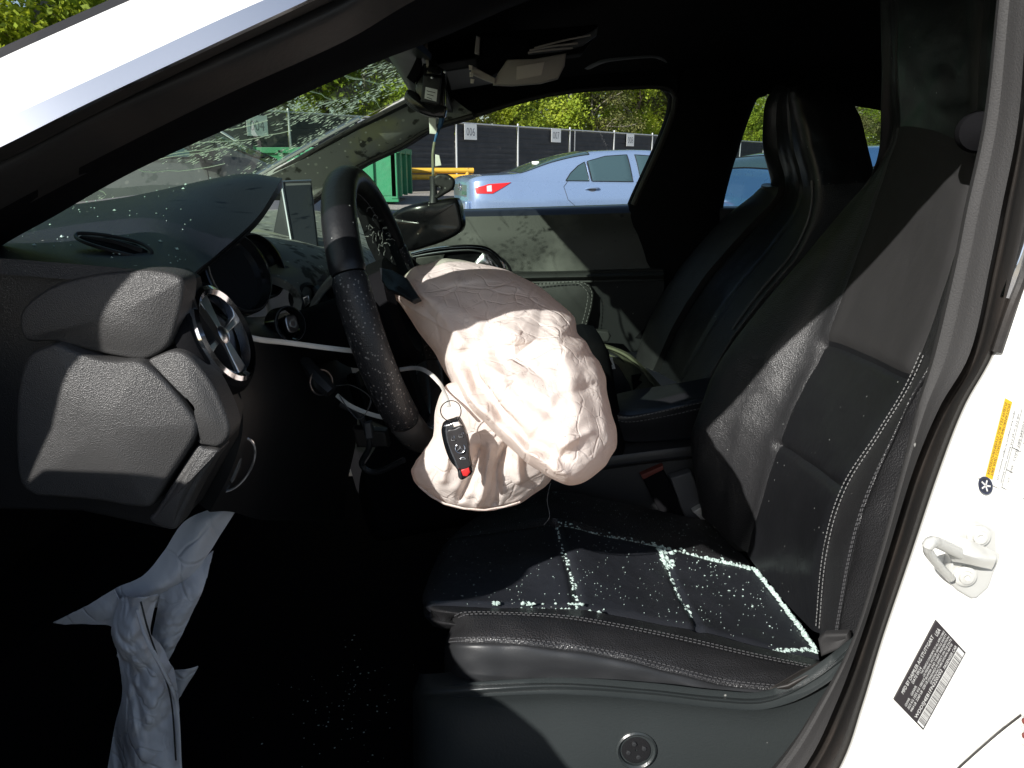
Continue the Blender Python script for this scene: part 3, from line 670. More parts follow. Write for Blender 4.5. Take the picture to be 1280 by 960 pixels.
# ---- driver B-pillar: woven trim, rubber seal, white jamb with striker and two labels
BT = [(-120,1256,1305,1318,1350),(0,1246,1285,1297,1330),(150,1229,1273,1285,1315),(260,1205,1252,1266,1298),(330,1191,1238,1252,1283),(440,1165,1213,1226,1243),
      (510,1146,1174,1188,1205),(590,1127,1141,1155,1174),(700,1098,1107,1120,1137),(800,1066,1075,1088,1103),(880,1022,1045,1060,1079),(960,966,1005,1022,1050),(1060,870,925,950,985)]
def brow(y, l, m, g_, r): return [(l + 30, y - 10, .30), (l, y, .145), ((l + m) / 2, y, .118), (m, y, .105), (m + 4, y, .122), (g_ - 2, y, .122), (g_ + 1, y, .098), ((g_ + r) / 2, y, .082), (r - 3, y, .088), (r, y, .098)]
BC = [WL(brow(*b)) for b in BT]
def bstrip(c0, c1, nv, t=.012):
    mb = MB(); mb.shell(surf([r[c0:c1 + 1] for r in BC], 80, nv), t, vec=(.01, t, 0)); return mb
JB = []
for y, l, m, g_, r in BT:
    JB.append(WL([(r - 1, y, .098), (r + 5, y, .080), (r + 60, y + 4, .075), (r + 112, y + 8, .070), (r + 138, y + 10, .092), (r + 180, y + 12, .092), (r + 215, y + 16, .058), (r + 330, y + 20, .02)]))
mb = MB(); mb.shell(surf(JB, 80, 40), .02); bpil = part('door_pillar', mb, M['white'])
part('pillar_trim', bstrip(0, 3, 14), M['ptrim'], bpil)
part('door_seal', bstrip(3, 9, 26), M['rubber'], bpil)
tubepart('chrome_sliver', spl(WL([(1308,180,.09),(1296,240,.088),(1285,290,.086),(1270,335,.085),(1258,372,.085)]), 24), .004, M['chrome'], bpil)
tubepart('black_bead', spl(WL([(1312,200,.085),(1300,270,.083),(1284,330,.081),(1266,380,.08),(1246,440,.079)]), 24), .0035, M['rubber'], bpil)
# panel gap and bead chain at the lower right of the jamb
tubepart('seam_line', spl(WL([(1196,962,.071),(1225,936,.069),(1258,908,.067),(1300,876,.062)]), 24), .0009, M['rubber'], bpil)
for k in range(6):
    p = W(1281 + (k % 2), 893 + k * 9, .060); mb = MB(); mb.lathe([(.0003, -.0028), (.002, -.002), (.0028, 0), (.002, .002), (.0003, .0028)], p, V((0, -1, 0)), 12); part('dark_bead', mb, M['buckle'] if k % 2 else M['zinc'], bpil)
# striker
PL = [(1212,647),(1222,649),(1237,657),(1246,665),(1247,690),(1251,694),(1249,702),(1243,716),(1239,728),(1236,735),(1222,748),(1214,749),(1198,739),(1188,730),(1187,718),(1190,700),(1191,684),(1198,668)]
mb = MB(); mb.slab(WL(PL, .066), .010, .002); stk = part('door_striker', mb, M['zinc'], bpil)
saddle = [[W(1180, 680, .058), W(1198, 672, .060), W(1215, 676, .058), W(1244, 690, .060)], [W(1184, 690, .048), W(1200, 690, .042), W(1220, 696, .042), W(1245, 700, .052)], [W(1190, 702, .052), W(1204, 704, .050), W(1222, 708, .050), W(1240, 712, .060)]]
mb = MB(); mb.shell(surf(saddle, 10, 16), .008); part('striker_saddle', mb, M['zinc'], bpil)
lp = spl(WL([(1206,694,.052),(1192,688,.040),(1176,680,.022),(1166,677,.012),(1161,681,.010),(1160,688,.012),(1166,698,.022),(1178,712,.042),(1188,722,.058)]), 44)
tubepart('striker_loop', lp, [.0040 if i < 24 else .0032 for i in range(44)], M['zinc'], bpil, seg=10)
for (x, y) in ((1223, 670), (1206, 720)):
    c = W(x, y, .0645); mb = MB(); mb.lathe([(.0080, 0), (.0080, .0012), (.0070, .0018), (.0052, .0018), (.0048, .0042), (.0024, .0044), (.0021, .0022), (.0002, .002)], c, V((-.15, -1, .1)), 24); part('striker_bolt', mb, M['zinc'], bpil)
# identification label (black, white print, bar code)
def frame(tl, bl, br, Y):
    O = W(*bl, Y); X = W(*br, Y) - O; Yv = W(*tl, Y) - O; n = X.cross(Yv).normalized(); n = n if n.dot(CAM - O) > 0 else -n
    return O, X, Yv, n
def lift(fr, d): return fr[0] + fr[3] * d, fr[1], fr[2], fr[3]
def jamb_y(px, py):                                             # depth of the jamb surface at a picture point
    best = None
    for r in JBS:
        for p in r:
            d = (p - CAM); q = ray(px, py); k = (d.normalized() - q.normalized()).length
            if best is None or k < best[0]: best = (k, p.y)
    return best[1]
JBS = surf(JB, 120, 60)
O, X, Yv, n = frame((1117.5, 875), (1154, 913), (1207.5, 816), .0725)
# seat the label on the jamb
ys = [jamb_y(*q) for q in ((1117, 875), (1154, 913), (1207, 816), (1169, 782))]
O = W(1154, 913, min(ys) - .0012); X = W(1207.5, 816, min(ys) - .0012) - O; Yv = W(1117.5, 875, min(ys) - .0012) - O; n = V((0, -1, 0))
mb = MB(); mb.slab([O, O + X, O + X + Yv, O + Yv], .0015, .0003, rings=False, nrm=n)
N1 = n * .0004
rect_on(mb, O, X, Yv, n * .0002, .02, .03, .98, .235, 1)
rg = random.Random(5); x = .045
while x < .94:
    wd = rg.choice((.004, .006, .010)); rect_on(mb, O, X, Yv, N1, x, .035, x + wd, .225, 0); x += wd + rg.choice((.004, .006, .009))
text_on(mb, 'WDDSJ4EB1FN220202', O, X, Yv, N1, .62, .105, 1, .04, .265)
for (s, x0, y0, wd, ht) in (('MFD BY DAIMLER AG STUTTGART', .13, .865, .72, .085), ('DATE 09/14', .30, .77, .20, .07), ('GVWR', .05, .66, .10, .06), ('2025 KG', .05, .57, .12, .06), ('4464 LB', .05, .48, .12, .06),
    ('GAWR', .19, .66, .12, .06), ('1025 KG', .19, .57, .13, .06), ('2260 LB', .19, .48, .13, .06), ('1000 KG', .34, .57, .10, .06), ('2205 LB', .34, .48, .10, .06),
    ('THIS VEHICLE CONFORMS TO ALL APPLICABLE', .45, .70, .53, .05), ('US FEDERAL MOTOR VEHICLE SAFETY', .45, .62, .53, .05), ('BUMPER AND THEFT PREVENTION', .45, .54, .53, .05), ('STANDARDS IN EFFECT ON THE DATE', .45, .46, .53, .05), ('OF MANUFACTURE SHOWN ABOVE', .45, .385, .50, .05), ('PASSENGER CAR', .69, .265, .28, .07), ('USA', .88, .80, .08, .10)):
    text_on(mb, s, O, X, Yv, N1, wd, ht, 1, x0, y0)
part('identification_label', mb, [M['labelblack'], M['labelpaper']], bpil, smooth=False)
# tyre pressure label (white, yellow band, wheel emblem), running off the picture's edge
yt = min(jamb_y(*q) for q in ((1232, 590), (1256, 496), (1275, 540), (1278, 634))) - .0012
O = W(1224, 598, yt); X = W(1250, 494, yt) - O; Yv = W(1332, 655, yt) - O; n = V((0, -1, 0))
mb = MB(); mb.slab([O, O + X, O + X + Yv, O + Yv], .0015, .0003, rings=False, nrm=n)
rect_on(mb, O, X, Yv, n * .0002, .06, .055, 1.0, .135, 1)
text_on(mb, 'TIRE AND LOADING INFORMATION', O, X, Yv, n * .0004, .86, .028, 4, .10, .098)
text_on(mb, 'RENSEIGNEMENTS SUR LES PNEUS', O, X, Yv, n * .0004, .86, .026, 4, .10, .064)
rect_on(mb, O, X, Yv, n * .0002, .55, .42, 1.0, .50, 5)
text_on(mb, 'SEATING CAPACITY', O, X, Yv, n * .0004, .40, .04, 3, .57, .44)
for k, s in enumerate(('The combined weight of occupants and cargo', 'should never exceed 415 kg or 915 lbs.', 'TIRE   SIZE   COLD TIRE PRESSURE', 'FRONT 225/40 R18  240 kPa 35 PSI', 'REAR 225/40 R18  240 kPa 35 PSI', 'SPARE NONE NONE', 'SEE OWNERS MANUAL FOR', 'ADDITIONAL INFORMATION')):
    text_on(mb, s, O, X, Yv, n * .0004, .84 if k != 5 else .4, .022, 3, .08, .17 + k * .045 + (.03 if k > 1 else 0))
for y0 in (.245, .32, .40, .60, .70, .80): rect_on(mb, O, X, Yv, n * .0003, .03, y0, .99, y0 + .004, 3)
for x0 in (.25, .52, .03): rect_on(mb, O, X, Yv, n * .0003, x0, .245, x0 + .008, .80, 3)
cw = O + X * -.04 + Yv * .075                                    # wheel emblem
for (r0, r1, mi) in ((.0, .0064, 2), (.0040, .0047, 3)):
    rr = [[cw + n * (.0004 + mi * .0001) + X.normalized() * r * math.cos(t) + Yv.normalized() * r * math.sin(t) for t in [k * 6.2832 / 24 for k in range(24)]] for r in (max(r0, .0001), r1)]
    mb.grid(rr, mi, cv=True)
for k in range(5):
    t = k * 6.2832 / 5; d = X.normalized() * math.cos(t) + Yv.normalized() * math.sin(t); e = X.normalized() * -math.sin(t) + Yv.normalized() * math.cos(t)
    mb.add([cw + n * .001 + d * .0003 + e * .0006, cw + n * .001 + d * .0042 + e * .0006, cw + n * .001 + d * .0042 - e * .0006, cw + n * .001 + d * .0003 - e * .0006], [(0, 1, 2, 3)], 0)
part('tyre_pressure_label', mb, [M['labelpaper'], M['yellowband'], M['wheelblue'], M['ink'], M['labelblack'], M['orangeband']], bpil, smooth=False)

# ---- driver seat: backrest
def add_side(rows, dn, df):
    return [[r[0] + V(dn)] + list(r) + [r[-1] + V(df)] for r in rows]
BKP = [[(1068,800,.26),(1044,800,.262),(1020,792,.33),(975,745,.47),(930,690,.62),(905,668,.69),(880,642,.76)],
       [(1092,690,.245),(1062,690,.25),(1029,690,.335),(990,655,.47),(948,637,.62),(908,613,.69),(872,602,.76)],
       [(1110,615,.245),(1086,615,.25),(1052,610,.34),(1010,580,.48),(971,556,.62),(918,540,.69),(865,553,.76)],
       [(1150,520,.25),(1128,525,.255),(1097,540,.34),(1050,512,.48),(1001,490,.62),(938,485,.69),(880,500,.765)],
       [(1190,440,.255),(1172,452,.26),(1138,470,.345),(1085,447,.48),(1031,428,.62),(960,430,.69),(905,448,.765)],
       [(1235,350,.27),(1215,350,.28),(1180,360,.36),(1128,330,.49),(1074,310,.62),(1018,330,.69),(964,376,.76)],
       [(1262,255,.30),(1245,255,.31),(1212,250,.38),(1155,222,.49),(1108,212,.61),(1075,244,.67),(1046,288,.73)],
       [(1268,185,.33),(1252,185,.35),(1218,180,.40),(1165,160,.49),(1125,158,.59),(1112,180,.62),(1096,232,.66)],
       [(1275,110,.34),(1258,110,.36),(1222,105,.41),(1168,95,.49),(1122,92,.58),(1114,95,.60),(1110,140,.62)],
       [(1290,-20,.34),(1270,-20,.36),(1232,-25,.41),(1175,-30,.49),(1124,-30,.58),(1113,-25,.60),(1109,0,.62)],
       [(1305,-130,.36),(1285,-140,.38),(1245,-150,.42),(1190,-155,.49),(1140,-150,.57),(1122,-140,.59),(1115,-125,.61)]]
BK = [WL(r) for r in BKP]
BKF = add_side(BK, (.16, -.005, -.05), (.14, .012, -.04))
def bdisp(u, v):
    d = 0
    if 2.9 < v < 5.1:
        for s in (2.0, 4.0): d -= .006 * math.exp(-((u - s) / .05) ** 2)
        d += .004 * math.sin(math.pi * ((u % 2) / 2)) if u < 4 else .004
    for s in (3.0, 5.0):
        d -= .005 * math.exp(-((v - s) / .07) ** 2)
    d += .0015 * noise.noise(V((u * 2.5, v * 2.5, 2)))
    return d
rows = surf(BKF, 150, 110, bdisp)
def cut(rows, u0, u1, v0, v1, nu, nv):                          # sub-grid by parameter share
    a, b = int(round(u0 * (nu - 1))), int(round(u1 * (nu - 1))); c, d = int(round(v0 * (nv - 1))), int(round(v1 * (nv - 1)))
    return [r[c:d + 1] for r in rows[a:b + 1]]
NV = 8.0
def bpart(name, u0, u1, v0, v1, m, t=.02):
    mb = MB(); mb.shell(cut(rows, u0 / 10, u1 / 10, v0 / NV, v1 / NV, 150, 110), t, vec=(.022, .004, -.004)); return part(name, mb, m, DS if name != 'driver_seat' else None)
DS = None
DS = bpart('driver_seat', 0, 7, 5, 8, M['leather'])               # far bolster carries the seat's pieces
bpart('backrest_bolster', 0, 7, 0, 3, M['leather'])
bpart('backrest_panel', 0, 2, 3, 5, M['vinyl']); bpart('backrest_panel', 2, 4, 3, 5, M['vinyl']); bpart('backrest_panel', 4, 7, 3, 5, M['suede'])
bpart('headrest', 7, 10, 0, 8, M['vinyl'])
for dv in (-.07, .05):
    dashes('stitching', on(BKF, [(.1, 3 - .06 + dv), (1, 2.92 + dv), (2, 2.92 + dv), (3, 2.92 + dv), (4.3, 2.92 + dv)], .0012, 120), DS, M['thread'], r=.00055, step=.0050)
for dv in (-.06, .06):
    dashes('stitching', on(BKF, [(0.1, 1.95 + dv), (1, 1.9 + dv), (2, 1.95 + dv), (3, 1.9 + dv), (4.3, 1.9 + dv)], .0012, 120), DS, M['darkthread'], r=.00055, step=.0050)
tubepart('edge_piping', [p + V((.004, 0, 0)) for p in on(BKF, [(0, 7), (1, 7), (2, 7), (3, 7), (4, 7), (5, 7), (6, 7), (7, 7)], .001, 90)], .0022, M['leather'], DS, seg=6)
mb = MB(); c = W(1222, 165, .345); mb.lathe([(.001, -.02), (.012, -.017), (.019, -.008), (.02, 0), (.018, .008), (.008, .014), (.001, .015)], c, V((-.3, -1, 0)), 24); part('belt_guide', mb, M['headliner'], DS)
mb = MB(); mb.box(W(1110, 480, .60) + V((.16, 0, .05)), (.06, .38, .62), Matrix.Rotation(R(22), 3, 'Y')); part('backrest_shell', mb, M['black'], DS, bevel=.02)
# ---- driver seat: cushion
CUP = [[(556,838,.33),(556,806,.33),(566,776,.335),(548,772,.35),(540,764,.48),(560,720,.62),(588,690,.70),(600,685,.76)],
       [(578,842,.245),(572,804,.255),(586,771,.29),(541,757,.355),(538,728,.48),(562,675,.62),(588,652,.70),(600,645,.76)],
       [(640,848,.235),(632,804,.243),(640,771,.285),(634,757,.36),(625,715,.48),(632,661,.62),(640,634,.70),(650,626,.77)],
       [(700,850,.235),(702,811,.243),(708,776,.285),(722,758,.36),(712,706,.48),(695,652,.62),(692,622,.70),(692,613,.77)],
       [(770,855,.235),(770,822,.243),(780,788,.285),(800,772,.36),(782,722,.48),(762,668,.62),(755,636,.70),(755,624,.77)],
       [(835,862,.235),(838,839,.243),(852,803,.285),(872,787,.36),(848,741,.48),(826,683,.62),(816,650,.70),(815,636,.77)],
       [(900,870,.235),(905,855,.243),(935,822,.285),(952,806,.36),(920,755,.48),(885,696,.62),(868,664,.70),(855,645,.77)],
       [(965,880,.235),(972,862,.243),(1016,838,.285),(1026,822,.36),(990,768,.48),(940,706,.62),(908,676,.70),(885,650,.77)]]
CU = [WL(r) for r in CUP]
def cdisp(u, v):
    d = 0
    if 2.9 < v < 5.1:
        for s in (3.0, 5.0): d -= .006 * math.exp(-((u - s) / .06) ** 2)
        d += .002 * math.sin(u * 1.6)
    for s in (3.0, 5.0): d -= .005 * math.exp(-((v - s) / .06) ** 2)
    for s in (1.0, 2.15): d -= .0022 * math.exp(-((v - s) / .05) ** 2)
    return d + .0018 * noise.noise(V((u * 1.7, v * 2.2, 7)))
crow = surf(CU, 140, 120, cdisp)
def cpart(name, u0, u1, v0, v1, m, t=.02):
    mb = MB(); mb.shell(cut(crow, u0 / 7, u1 / 7, v0 / 7, v1 / 7, 140, 120), t, vec=(0, .008, -.02)); return part(name, mb, m, DS)
cpart('cushion_side', 0, 7, 0, 1, M['plastic']); cpart('cushion_bolster', 0, 7, 1, 3, M['leather'])  # side in darker plastic, standing in for recess shade under the bolster
for a, b in ((0, 3), (3, 5), (5, 7)): cpart('cushion_panel', a, b, 3, 5, M['cushion'])
cpart('cushion_bolster', 0, 7, 5, 7, M['leather'])
for v0 in (2.08, 2.24):
    dashes('stitching', on(CU, [(.6, v0), (2, v0), (3.5, v0), (5, v0), (6.9, v0)], .0012, 120), DS, M['darkthread'], r=.00055, step=.0052)
for v0 in (1.05, 1.16):
    dashes('stitching', on(CU, [(.6, v0), (2, v0), (3.5, v0), (5, v0), (6.9, v0)], .0012, 120), DS, M['darkthread'], r=.00055, step=.0052)
# seat base trim
SB = [WL([(525,842,.40),(540,842,.29),(700,832,.27),(830,845,.27),(960,868,.27),(1000,858,.27),(1050,815,.27),(1090,760,.27)]),
      WL([(520,856,.38),(540,856,.25),(690,850,.230),(806,858,.228),(895,868,.228),(960,868,.228),(1025,838,.228),(1085,780,.228)]),
      WL([(516,866,.37),(540,866,.235),(690,857,.210),(806,864,.208),(895,874,.208),(960,875,.208),(1020,848,.208),(1085,795,.208)]),
      WL([(516,878,.38),(540,878,.245),(690,868,.220),(806,872,.218),(895,881,.218),(955,882,.218),(1010,858,.218),(1085,812,.218)]),
      WL([(516,900,.39),(540,900,.25),(690,890,.226),(806,895,.224),(895,902,.224),(955,905,.224),(1010,890,.224),(1085,860,.224)]),
      WL([(516,960,.39),(540,960,.25),(690,960,.224),(806,960,.222),(895,960,.222),(955,960,.222),(1010,960,.222),(1085,940,.224)]),
      WL([(516,1080,.39),(540,1080,.25),(690,1080,.224),(806,1080,.222),(895,1080,.222),(955,1080,.222),(1010,1080,.222),(1085,1080,.224)])]
mb = MB(); mb.shell(surf(SB, 60, 70), .01); part('seat_base_trim', mb, M['seatplastic'], DS)
c = W(795, 937, .2225); axs = V((0, -1, .12)).normalized()
mb = MB(); mb.lathe([(.0215, -.006), (.0213, .0025), (.0195, .0038), (.0175, .002), (.0168, -.006)], c, axs, 40); part('lumbar_switch', mb, M['seatplastic'], DS)
mb = MB(); mb.lathe([(.0166, -.004), (.0150, .0012), (.011, .0016), (.001, .0012)], c, axs, 32); part('switch_pad', mb, M['gloss'], DS)
for k in range(4):
    t = k * 1.5708 + .3; q = c + V((math.cos(t) * .0085, 0, math.sin(t) * .0085)) + axs * .0018
    mb = MB(); mb.lathe([(.0026, -.001), (.0024, .0008), (.0012, .0012), (.0002, .0010)], q, axs, 12); part('switch_dimple', mb, M['plastic'], DS)
# belt flap and metal at the hinge
mb = MB(); mb.slab(WL([(958,862,.22),(1000,836,.22),(1030,824,.225),(1058,818,.225),(1030,834,.215),(985,858,.212)]), .006, .002); part('hinge_cover', mb, M['rubber'], DS)
mb = MB(); mb.slab(WL([(1022,800,.255),(1030,793,.25),(1060,792,.24),(1062,800,.24),(1050,812,.24),(1026,822,.25)]), .01, .003); part('hinge_flap', mb, M['suede'], DS)
mb = MB(); mb.slab(WL([(838,598),(864,590),(880,625),(893,655),(880,650),(856,648)], .80), .02, .003); part('seat_rail_cover', mb, M['console'], DS)
mb = MB(); mb.slab(WL([(866,640),(884,630),(900,660),(888,662)], .785), .02, .003); part('hinge_bracket', mb, M['zinc'], DS)
mb = MB(); mb.slab(WL([(802,596,.815),(827,584,.815),(863,645,.80),(838,668,.80)]), .025, .004); bk_ = part('belt_buckle', mb, M['black'], DS)
mb = MB(); mb.slab(WL([(801,594,.81),(829,582,.81),(830,587,.81),(804,600,.81)]), .02, .002); part('buckle_button', mb, M['buckle'], DS)

# ---- crushed glass on the seat (nobody could count it)
mb = MB(); rg = random.Random(11)
def shard(p, n, s):
    a = n.orthogonal().normalized(); b = n.cross(a); k = rg.uniform(0, 6.28); vs = []
    for t in range(5):
        r = s * rg.uniform(.6, 1.2); vs.append(p + a * math.cos(k + t * 1.256) * r + b * math.sin(k + t * 1.256) * r + n * s * rg.uniform(.1, .35))
    vs.append(p + n * s * rg.uniform(.6, 1.1)); vs.append(p - n * .0005)
    mb.add(vs, [(t, (t + 1) % 5, 5) for t in range(5)] + [((t + 1) % 5, t, 6) for t in range(5)])
def heap(uv0, uv1, n, wid, s0, s1, g=1.):
    for k in range(n):
        t = rg.random() ** g; u = uv0[0] + (uv1[0] - uv0[0]) * t + rg.gauss(0, wid); v = uv0[1] + (uv1[1] - uv0[1]) * t + rg.gauss(0, wid)
        u = max(0.02, min(6.98, u)); v = max(.5, min(6.9, v)); p, nn_ = evn(CU, u, v); d = cdisp(u, v); shard(p + nn_ * (d + .0005), nn_, rg.uniform(s0, s1))
heap((5, 5), (6.95, 5.0), 90, .035, .0016, .0042); heap((6.0, 4.98), (6.97, 4.95), 120, .03, .002, .0048)
heap((6.97, 4.95), (6.97, 3.2), 190, .012, .0016, .0060); heap((3, 5), (5, 5), 120, .03, .0008, .0024); heap((5, 5.02), (5, 4.55), 120, .045, .0015, .0062)
heap((5, 4.6), (5, 3.4), 60, .02, .0014, .004); heap((3, 5), (3, 3.1), 80, .02, .0010, .0028); heap((2.2, 3.0), (3.4, 3.0), 26, .05, .0016, .0045)
heap((6.98, 3.2), (6.2, 3.0), 60, .02, .0012, .004); heap((5.6, 4.8), (6.7, 4.0), 50, .28, .0006, .0018)
for k in range(560):
    u, v = rg.uniform(.9, 6.9), rg.uniform(3.05, 6.6); p, nn_ = evn(CU, u, v); shard(p + nn_ * (cdisp(u, v) + .0004), nn_, rg.uniform(.0003, .0009))
for u0, v0, r in ((2.35, 3.02, .011), (3.0, 3.03, .010), (1.85, 3.02, .006)):   # three larger lumps by the bolster
    p, nn_ = evn(CU, u0, v0)
    for k in range(12): shard(p + V((rg.gauss(0, r * .5), rg.gauss(0, .002), .001)), nn_, rg.uniform(.0015, .0035))
GLASS = mb
o = GLASS.build('glass_shards', M['shard'], None, smooth=False, loc=(.1, .5, .58))
tag(o, 'pale green crumbs of shattered window glass scattered along the seams of the driver seat', 'broken glass', kind='stuff')
# ---- centre console with padded armrest
AR = [WL([(748,506,1.0),(757,497,1.0),(790,488,1.0),(842,480,1.0),(880,473,1.0),(960,458,1.0)]),
      WL([(752,509,.93),(760,505,.92),(790,503,.92),(842,495,.92),(880,487,.92),(960,472,.92)]),
      WL([(757,513,.865),(765,513,.86),(790,516,.855),(842,507,.85),(880,499,.85),(960,484,.85)]),
      WL([(759,520,.85),(768,522,.845),(790,524.5,.84),(842,515,.84),(880,506,.84),(960,492,.84)]),
      WL([(764,540,.86),(772,546,.855),(790,552,.855),(842,549,.855),(880,545,.855),(960,538,.855)])]
mb = MB(); mb.shell(surf(AR, 30, 40), .015); cc_ = part('centre_console', mb, mat('armrest_leather', (.020, .021, .024), .30, bump=[('noise', 500, .2, .0006), ('noise', 16, .3, .006)]))
ARC = AR
for u0 in (2.75, 3.12):
    dashes('stitching', on(AR, [(u0, .9), (u0, 2), (u0, 3), (u0, 4.6)], .001, 80), cc_, M['thread'], r=.0007, step=.0068)
CS = [WL([(650,568,.86),(766,556,.86),(842,551,.86),(900,546,.86),(960,540,.86)]), WL([(650,590,.835),(766,572,.835),(842,562,.835),(900,556,.835),(960,550,.835)]),
      WL([(650,600,.825),(766,584,.825),(842,574,.825),(900,566,.825),(960,560,.825)]), WL([(650,740,.82),(766,720,.82),(842,700,.82),(900,690,.82),(960,690,.82)])]
mb = MB(); mb.shell(surf(CS, 20, 24), .02); part('console_side', mb, M['plastic'], cc_)
mb = MB(); mb.box((-.05, .93, .62), (.5, .2, .3), Matrix.Rotation(R(-12), 3, 'Y')); part('gear_tunnel', mb, M['black'], cc_, bevel=.03)

# ---- passenger seat
PNO = [(905,520),(940,430),(1000,366),(1048,308),(1083,258),(1093,226),(1085,184),(1073,141),(1052,114),(1024,105)]      # near rear outline
PNF = [(868,490),(908,424),(950,366),(990,318),(1012,272),(1016,230),(1006,188),(996,140),(991,115),(996,106)]        # near front edge
PFO = [(803,455),(826,396),(862,338),(910,284),(952,250),(966,232),(957,188),(959,134),(974,109),(986,105)]           # far outline
PB = []
for (ox, oy), (nx, ny), (fx, fy), k in zip(PNO, PNF, PFO, range(10)):
    wN = 1.05 + .012 * max(0, k - 4) ; wF = 1.41 - .022 * max(0, k - 3)
    row = [(ox, oy, wN + .03), ((ox + nx * 2) / 3, (oy + ny * 2) / 3, wN - .005), (nx, ny, wN + .006)]
    for t in (.30, .5, .72, 1.0): row.append((nx + (fx - nx) * t, ny + (fy - ny) * t, wN + (wF - wN) * t))
    PB.append(row)
PBF = [list(r) + [r[-1] + V((.14, .01, -.03))] for r in [WL(r) for r in PB]]
def pdisp(u, v):
    d = 0
    for s in (3.0, 5.0): d -= .006 * math.exp(-((v - s) / .08) ** 2)
    return d + .0015 * noise.noise(V((u * 2, v * 2, 5)))
prow = surf(PBF, 90, 70, pdisp)
def pcut(name, u0, u1, v0, v1, m, par):
    mb = MB(); mb.shell(cut(prow, u0 / 9, u1 / 9, v0 / 7, v1 / 7, 90, 70), .02); return part(name, mb, m, par)
PS = pcut('passenger_seat', 0, 5, 0, 3, M['leather'], None)
pcut('backrest_panel', 0, 5, 3, 5, M['vinyl'], PS); pcut('backrest_bolster', 0, 5, 5, 7, M['leather'], PS); pcut('headrest', 5, 9, 0, 7, M['vinyl'], PS)
tubepart('edge_piping', on(PBF, [(1.2, 2.0), (2, 2.0), (3, 2.0), (4, 2.0), (5.1, 2.0)], .002, 60), .0024, M['console'], PS, seg=6)
PCU = [[V((-.10, 1.0, .50)), V((-.10, 1.08, .56)), V((-.11, 1.22, .555)), V((-.10, 1.37, .56)), V((-.10, 1.45, .50))],
       [V((.12, 1.0, .53)), V((.12, 1.07, .585)), V((.12, 1.22, .56)), V((.12, 1.38, .585)), V((.12, 1.45, .53))],
       [V((.40, 1.0, .50)), V((.40, 1.07, .56)), V((.40, 1.22, .53)), V((.40, 1.38, .56)), V((.40, 1.45, .50))]]
mb = MB(); mb.shell(surf(PCU, 20, 24), .08, dirv=V((0, 0, -1))); part('seat_cushion', mb, M['leather'], PS)
mb = MB(); mb.box((.15, 1.22, .38), (.5, .42, .2)); part('seat_base', mb, M['black'], PS, bevel=.02)

# ---- rear bench, floor, sills, firewall, bonnet
mb = MB(); mb.box((1.18, .86, .48), (.5, 1.2, .22)); rb = part('rear_bench', mb, M['leather'], bevel=.05)
mb = MB(); mb.box((1.45, .86, .82), (.16, 1.2, .62), Matrix.Rotation(R(20), 3, 'Y')); part('bench_backrest', mb, M['leather'], rb, bevel=.05)
mb = MB(); fl = [[V((x, y, .27 + (.12 if x < -.75 else 0) + .004 * noise.noise(V((x * 9, y * 9, 0))))) for y in [.08 + k * .0735 for k in range(21)]] for x in [-.95 + k * .0955 for k in range(29)]]
mb.shell(fl, .03, dirv=V((0, 0, -1))); part('floor_carpet', mb, M['carpet'])
mb = MB(); mb.shell([[V((-.88, .06, z)), V((-.93, .9, z)), V((-.88, 1.74, z))] for z in (.2, .6, 1.0)], .02, dirv=V((-1, 0, 0))); part('firewall', mb, M['black'])
mb = MB(); mb.shell([[V((1.62, .06, z)), V((1.65, .9, z)), V((1.62, 1.74, z))] for z in (.2, .7, 1.22)], .02, dirv=V((1, 0, 0))); part('rear_bulkhead', mb, M['black'])
mb = MB(); mb.shell(surf([[V((x, .045, .26)) for x in (-.60, -.2, .3)], [V((x, .05, .37)) for x in (-.60, -.2, .3)], [V((x, .11, .385)) for x in (-.60, -.2, .3)], [V((x, .15, .30)) for x in (-.60, -.2, .3)]], 12, 10), .02, dirv=V((0, .5, -1)))
part('door_sill', mb, M['rubber'])
mb = MB(); mb.shell(surf([[V((-.62, .10, z)), V((-.70, .16, z)), V((-.88, .18, z))] for z in (.26, .6, 1.0)], 8, 8), .02, dirv=V((0, 1, 0))); part('kick_panel', mb, M['plastic'])
mb = MB(); mb.shell(surf([[V((-.70, .12, 1.0)), V((-.84, .5, .985)), V((-.90, .89, .98)), V((-.84, 1.28, .985)), V((-.70, 1.66, 1.0))], [V((-1.3, .10, .93)), V((-1.4, .5, .95)), V((-1.42, .89, .955)), V((-1.4, 1.28, .95)), V((-1.3, 1.68, .93))],
                          [V((-1.78, .16, .74)), V((-1.9, .5, .77)), V((-1.93, .89, .78)), V((-1.9, 1.28, .77)), V((-1.78, 1.62, .74))], [V((-1.82, .18, .35)), V((-1.95, .5, .35)), V((-1.98, .89, .35)), V((-1.95, 1.28, .35)), V((-1.82, 1.6, .35))]], 24, 30), .015, dirv=V((0, 0, -1)))
part('bonnet', mb, M['white'])
for ys, s in ((.05, 1), (1.73, -1)):
    mb = MB(); mb.shell(surf([[V((x, ys + s * .06, .95 - max(0, -x - .9) * .2)) for x in (-.70, -1.1, -1.5, -1.8)], [V((x, ys, .8 - max(0, -x - .9) * .1)) for x in (-.70, -1.1, -1.5, -1.8)], [V((x, ys, .2 + (.3 if -1.6 < x < -.9 else 0))) for x in (-.70, -1.1, -1.5, -1.8)]], 10, 20), .02, dirv=V((0, s, 0)))
    part('front_wing', mb, M['white'])
mb = MB(); mb.shell(surf([[V((.60, .055, z)), V((1.0, .04, z)), V((1.6, .06, z))] for z in (.2, .6, .93)], 8, 12), .03, dirv=V((0, 1, 0))); rdd = part('rear_driver_door', mb, M['white'])
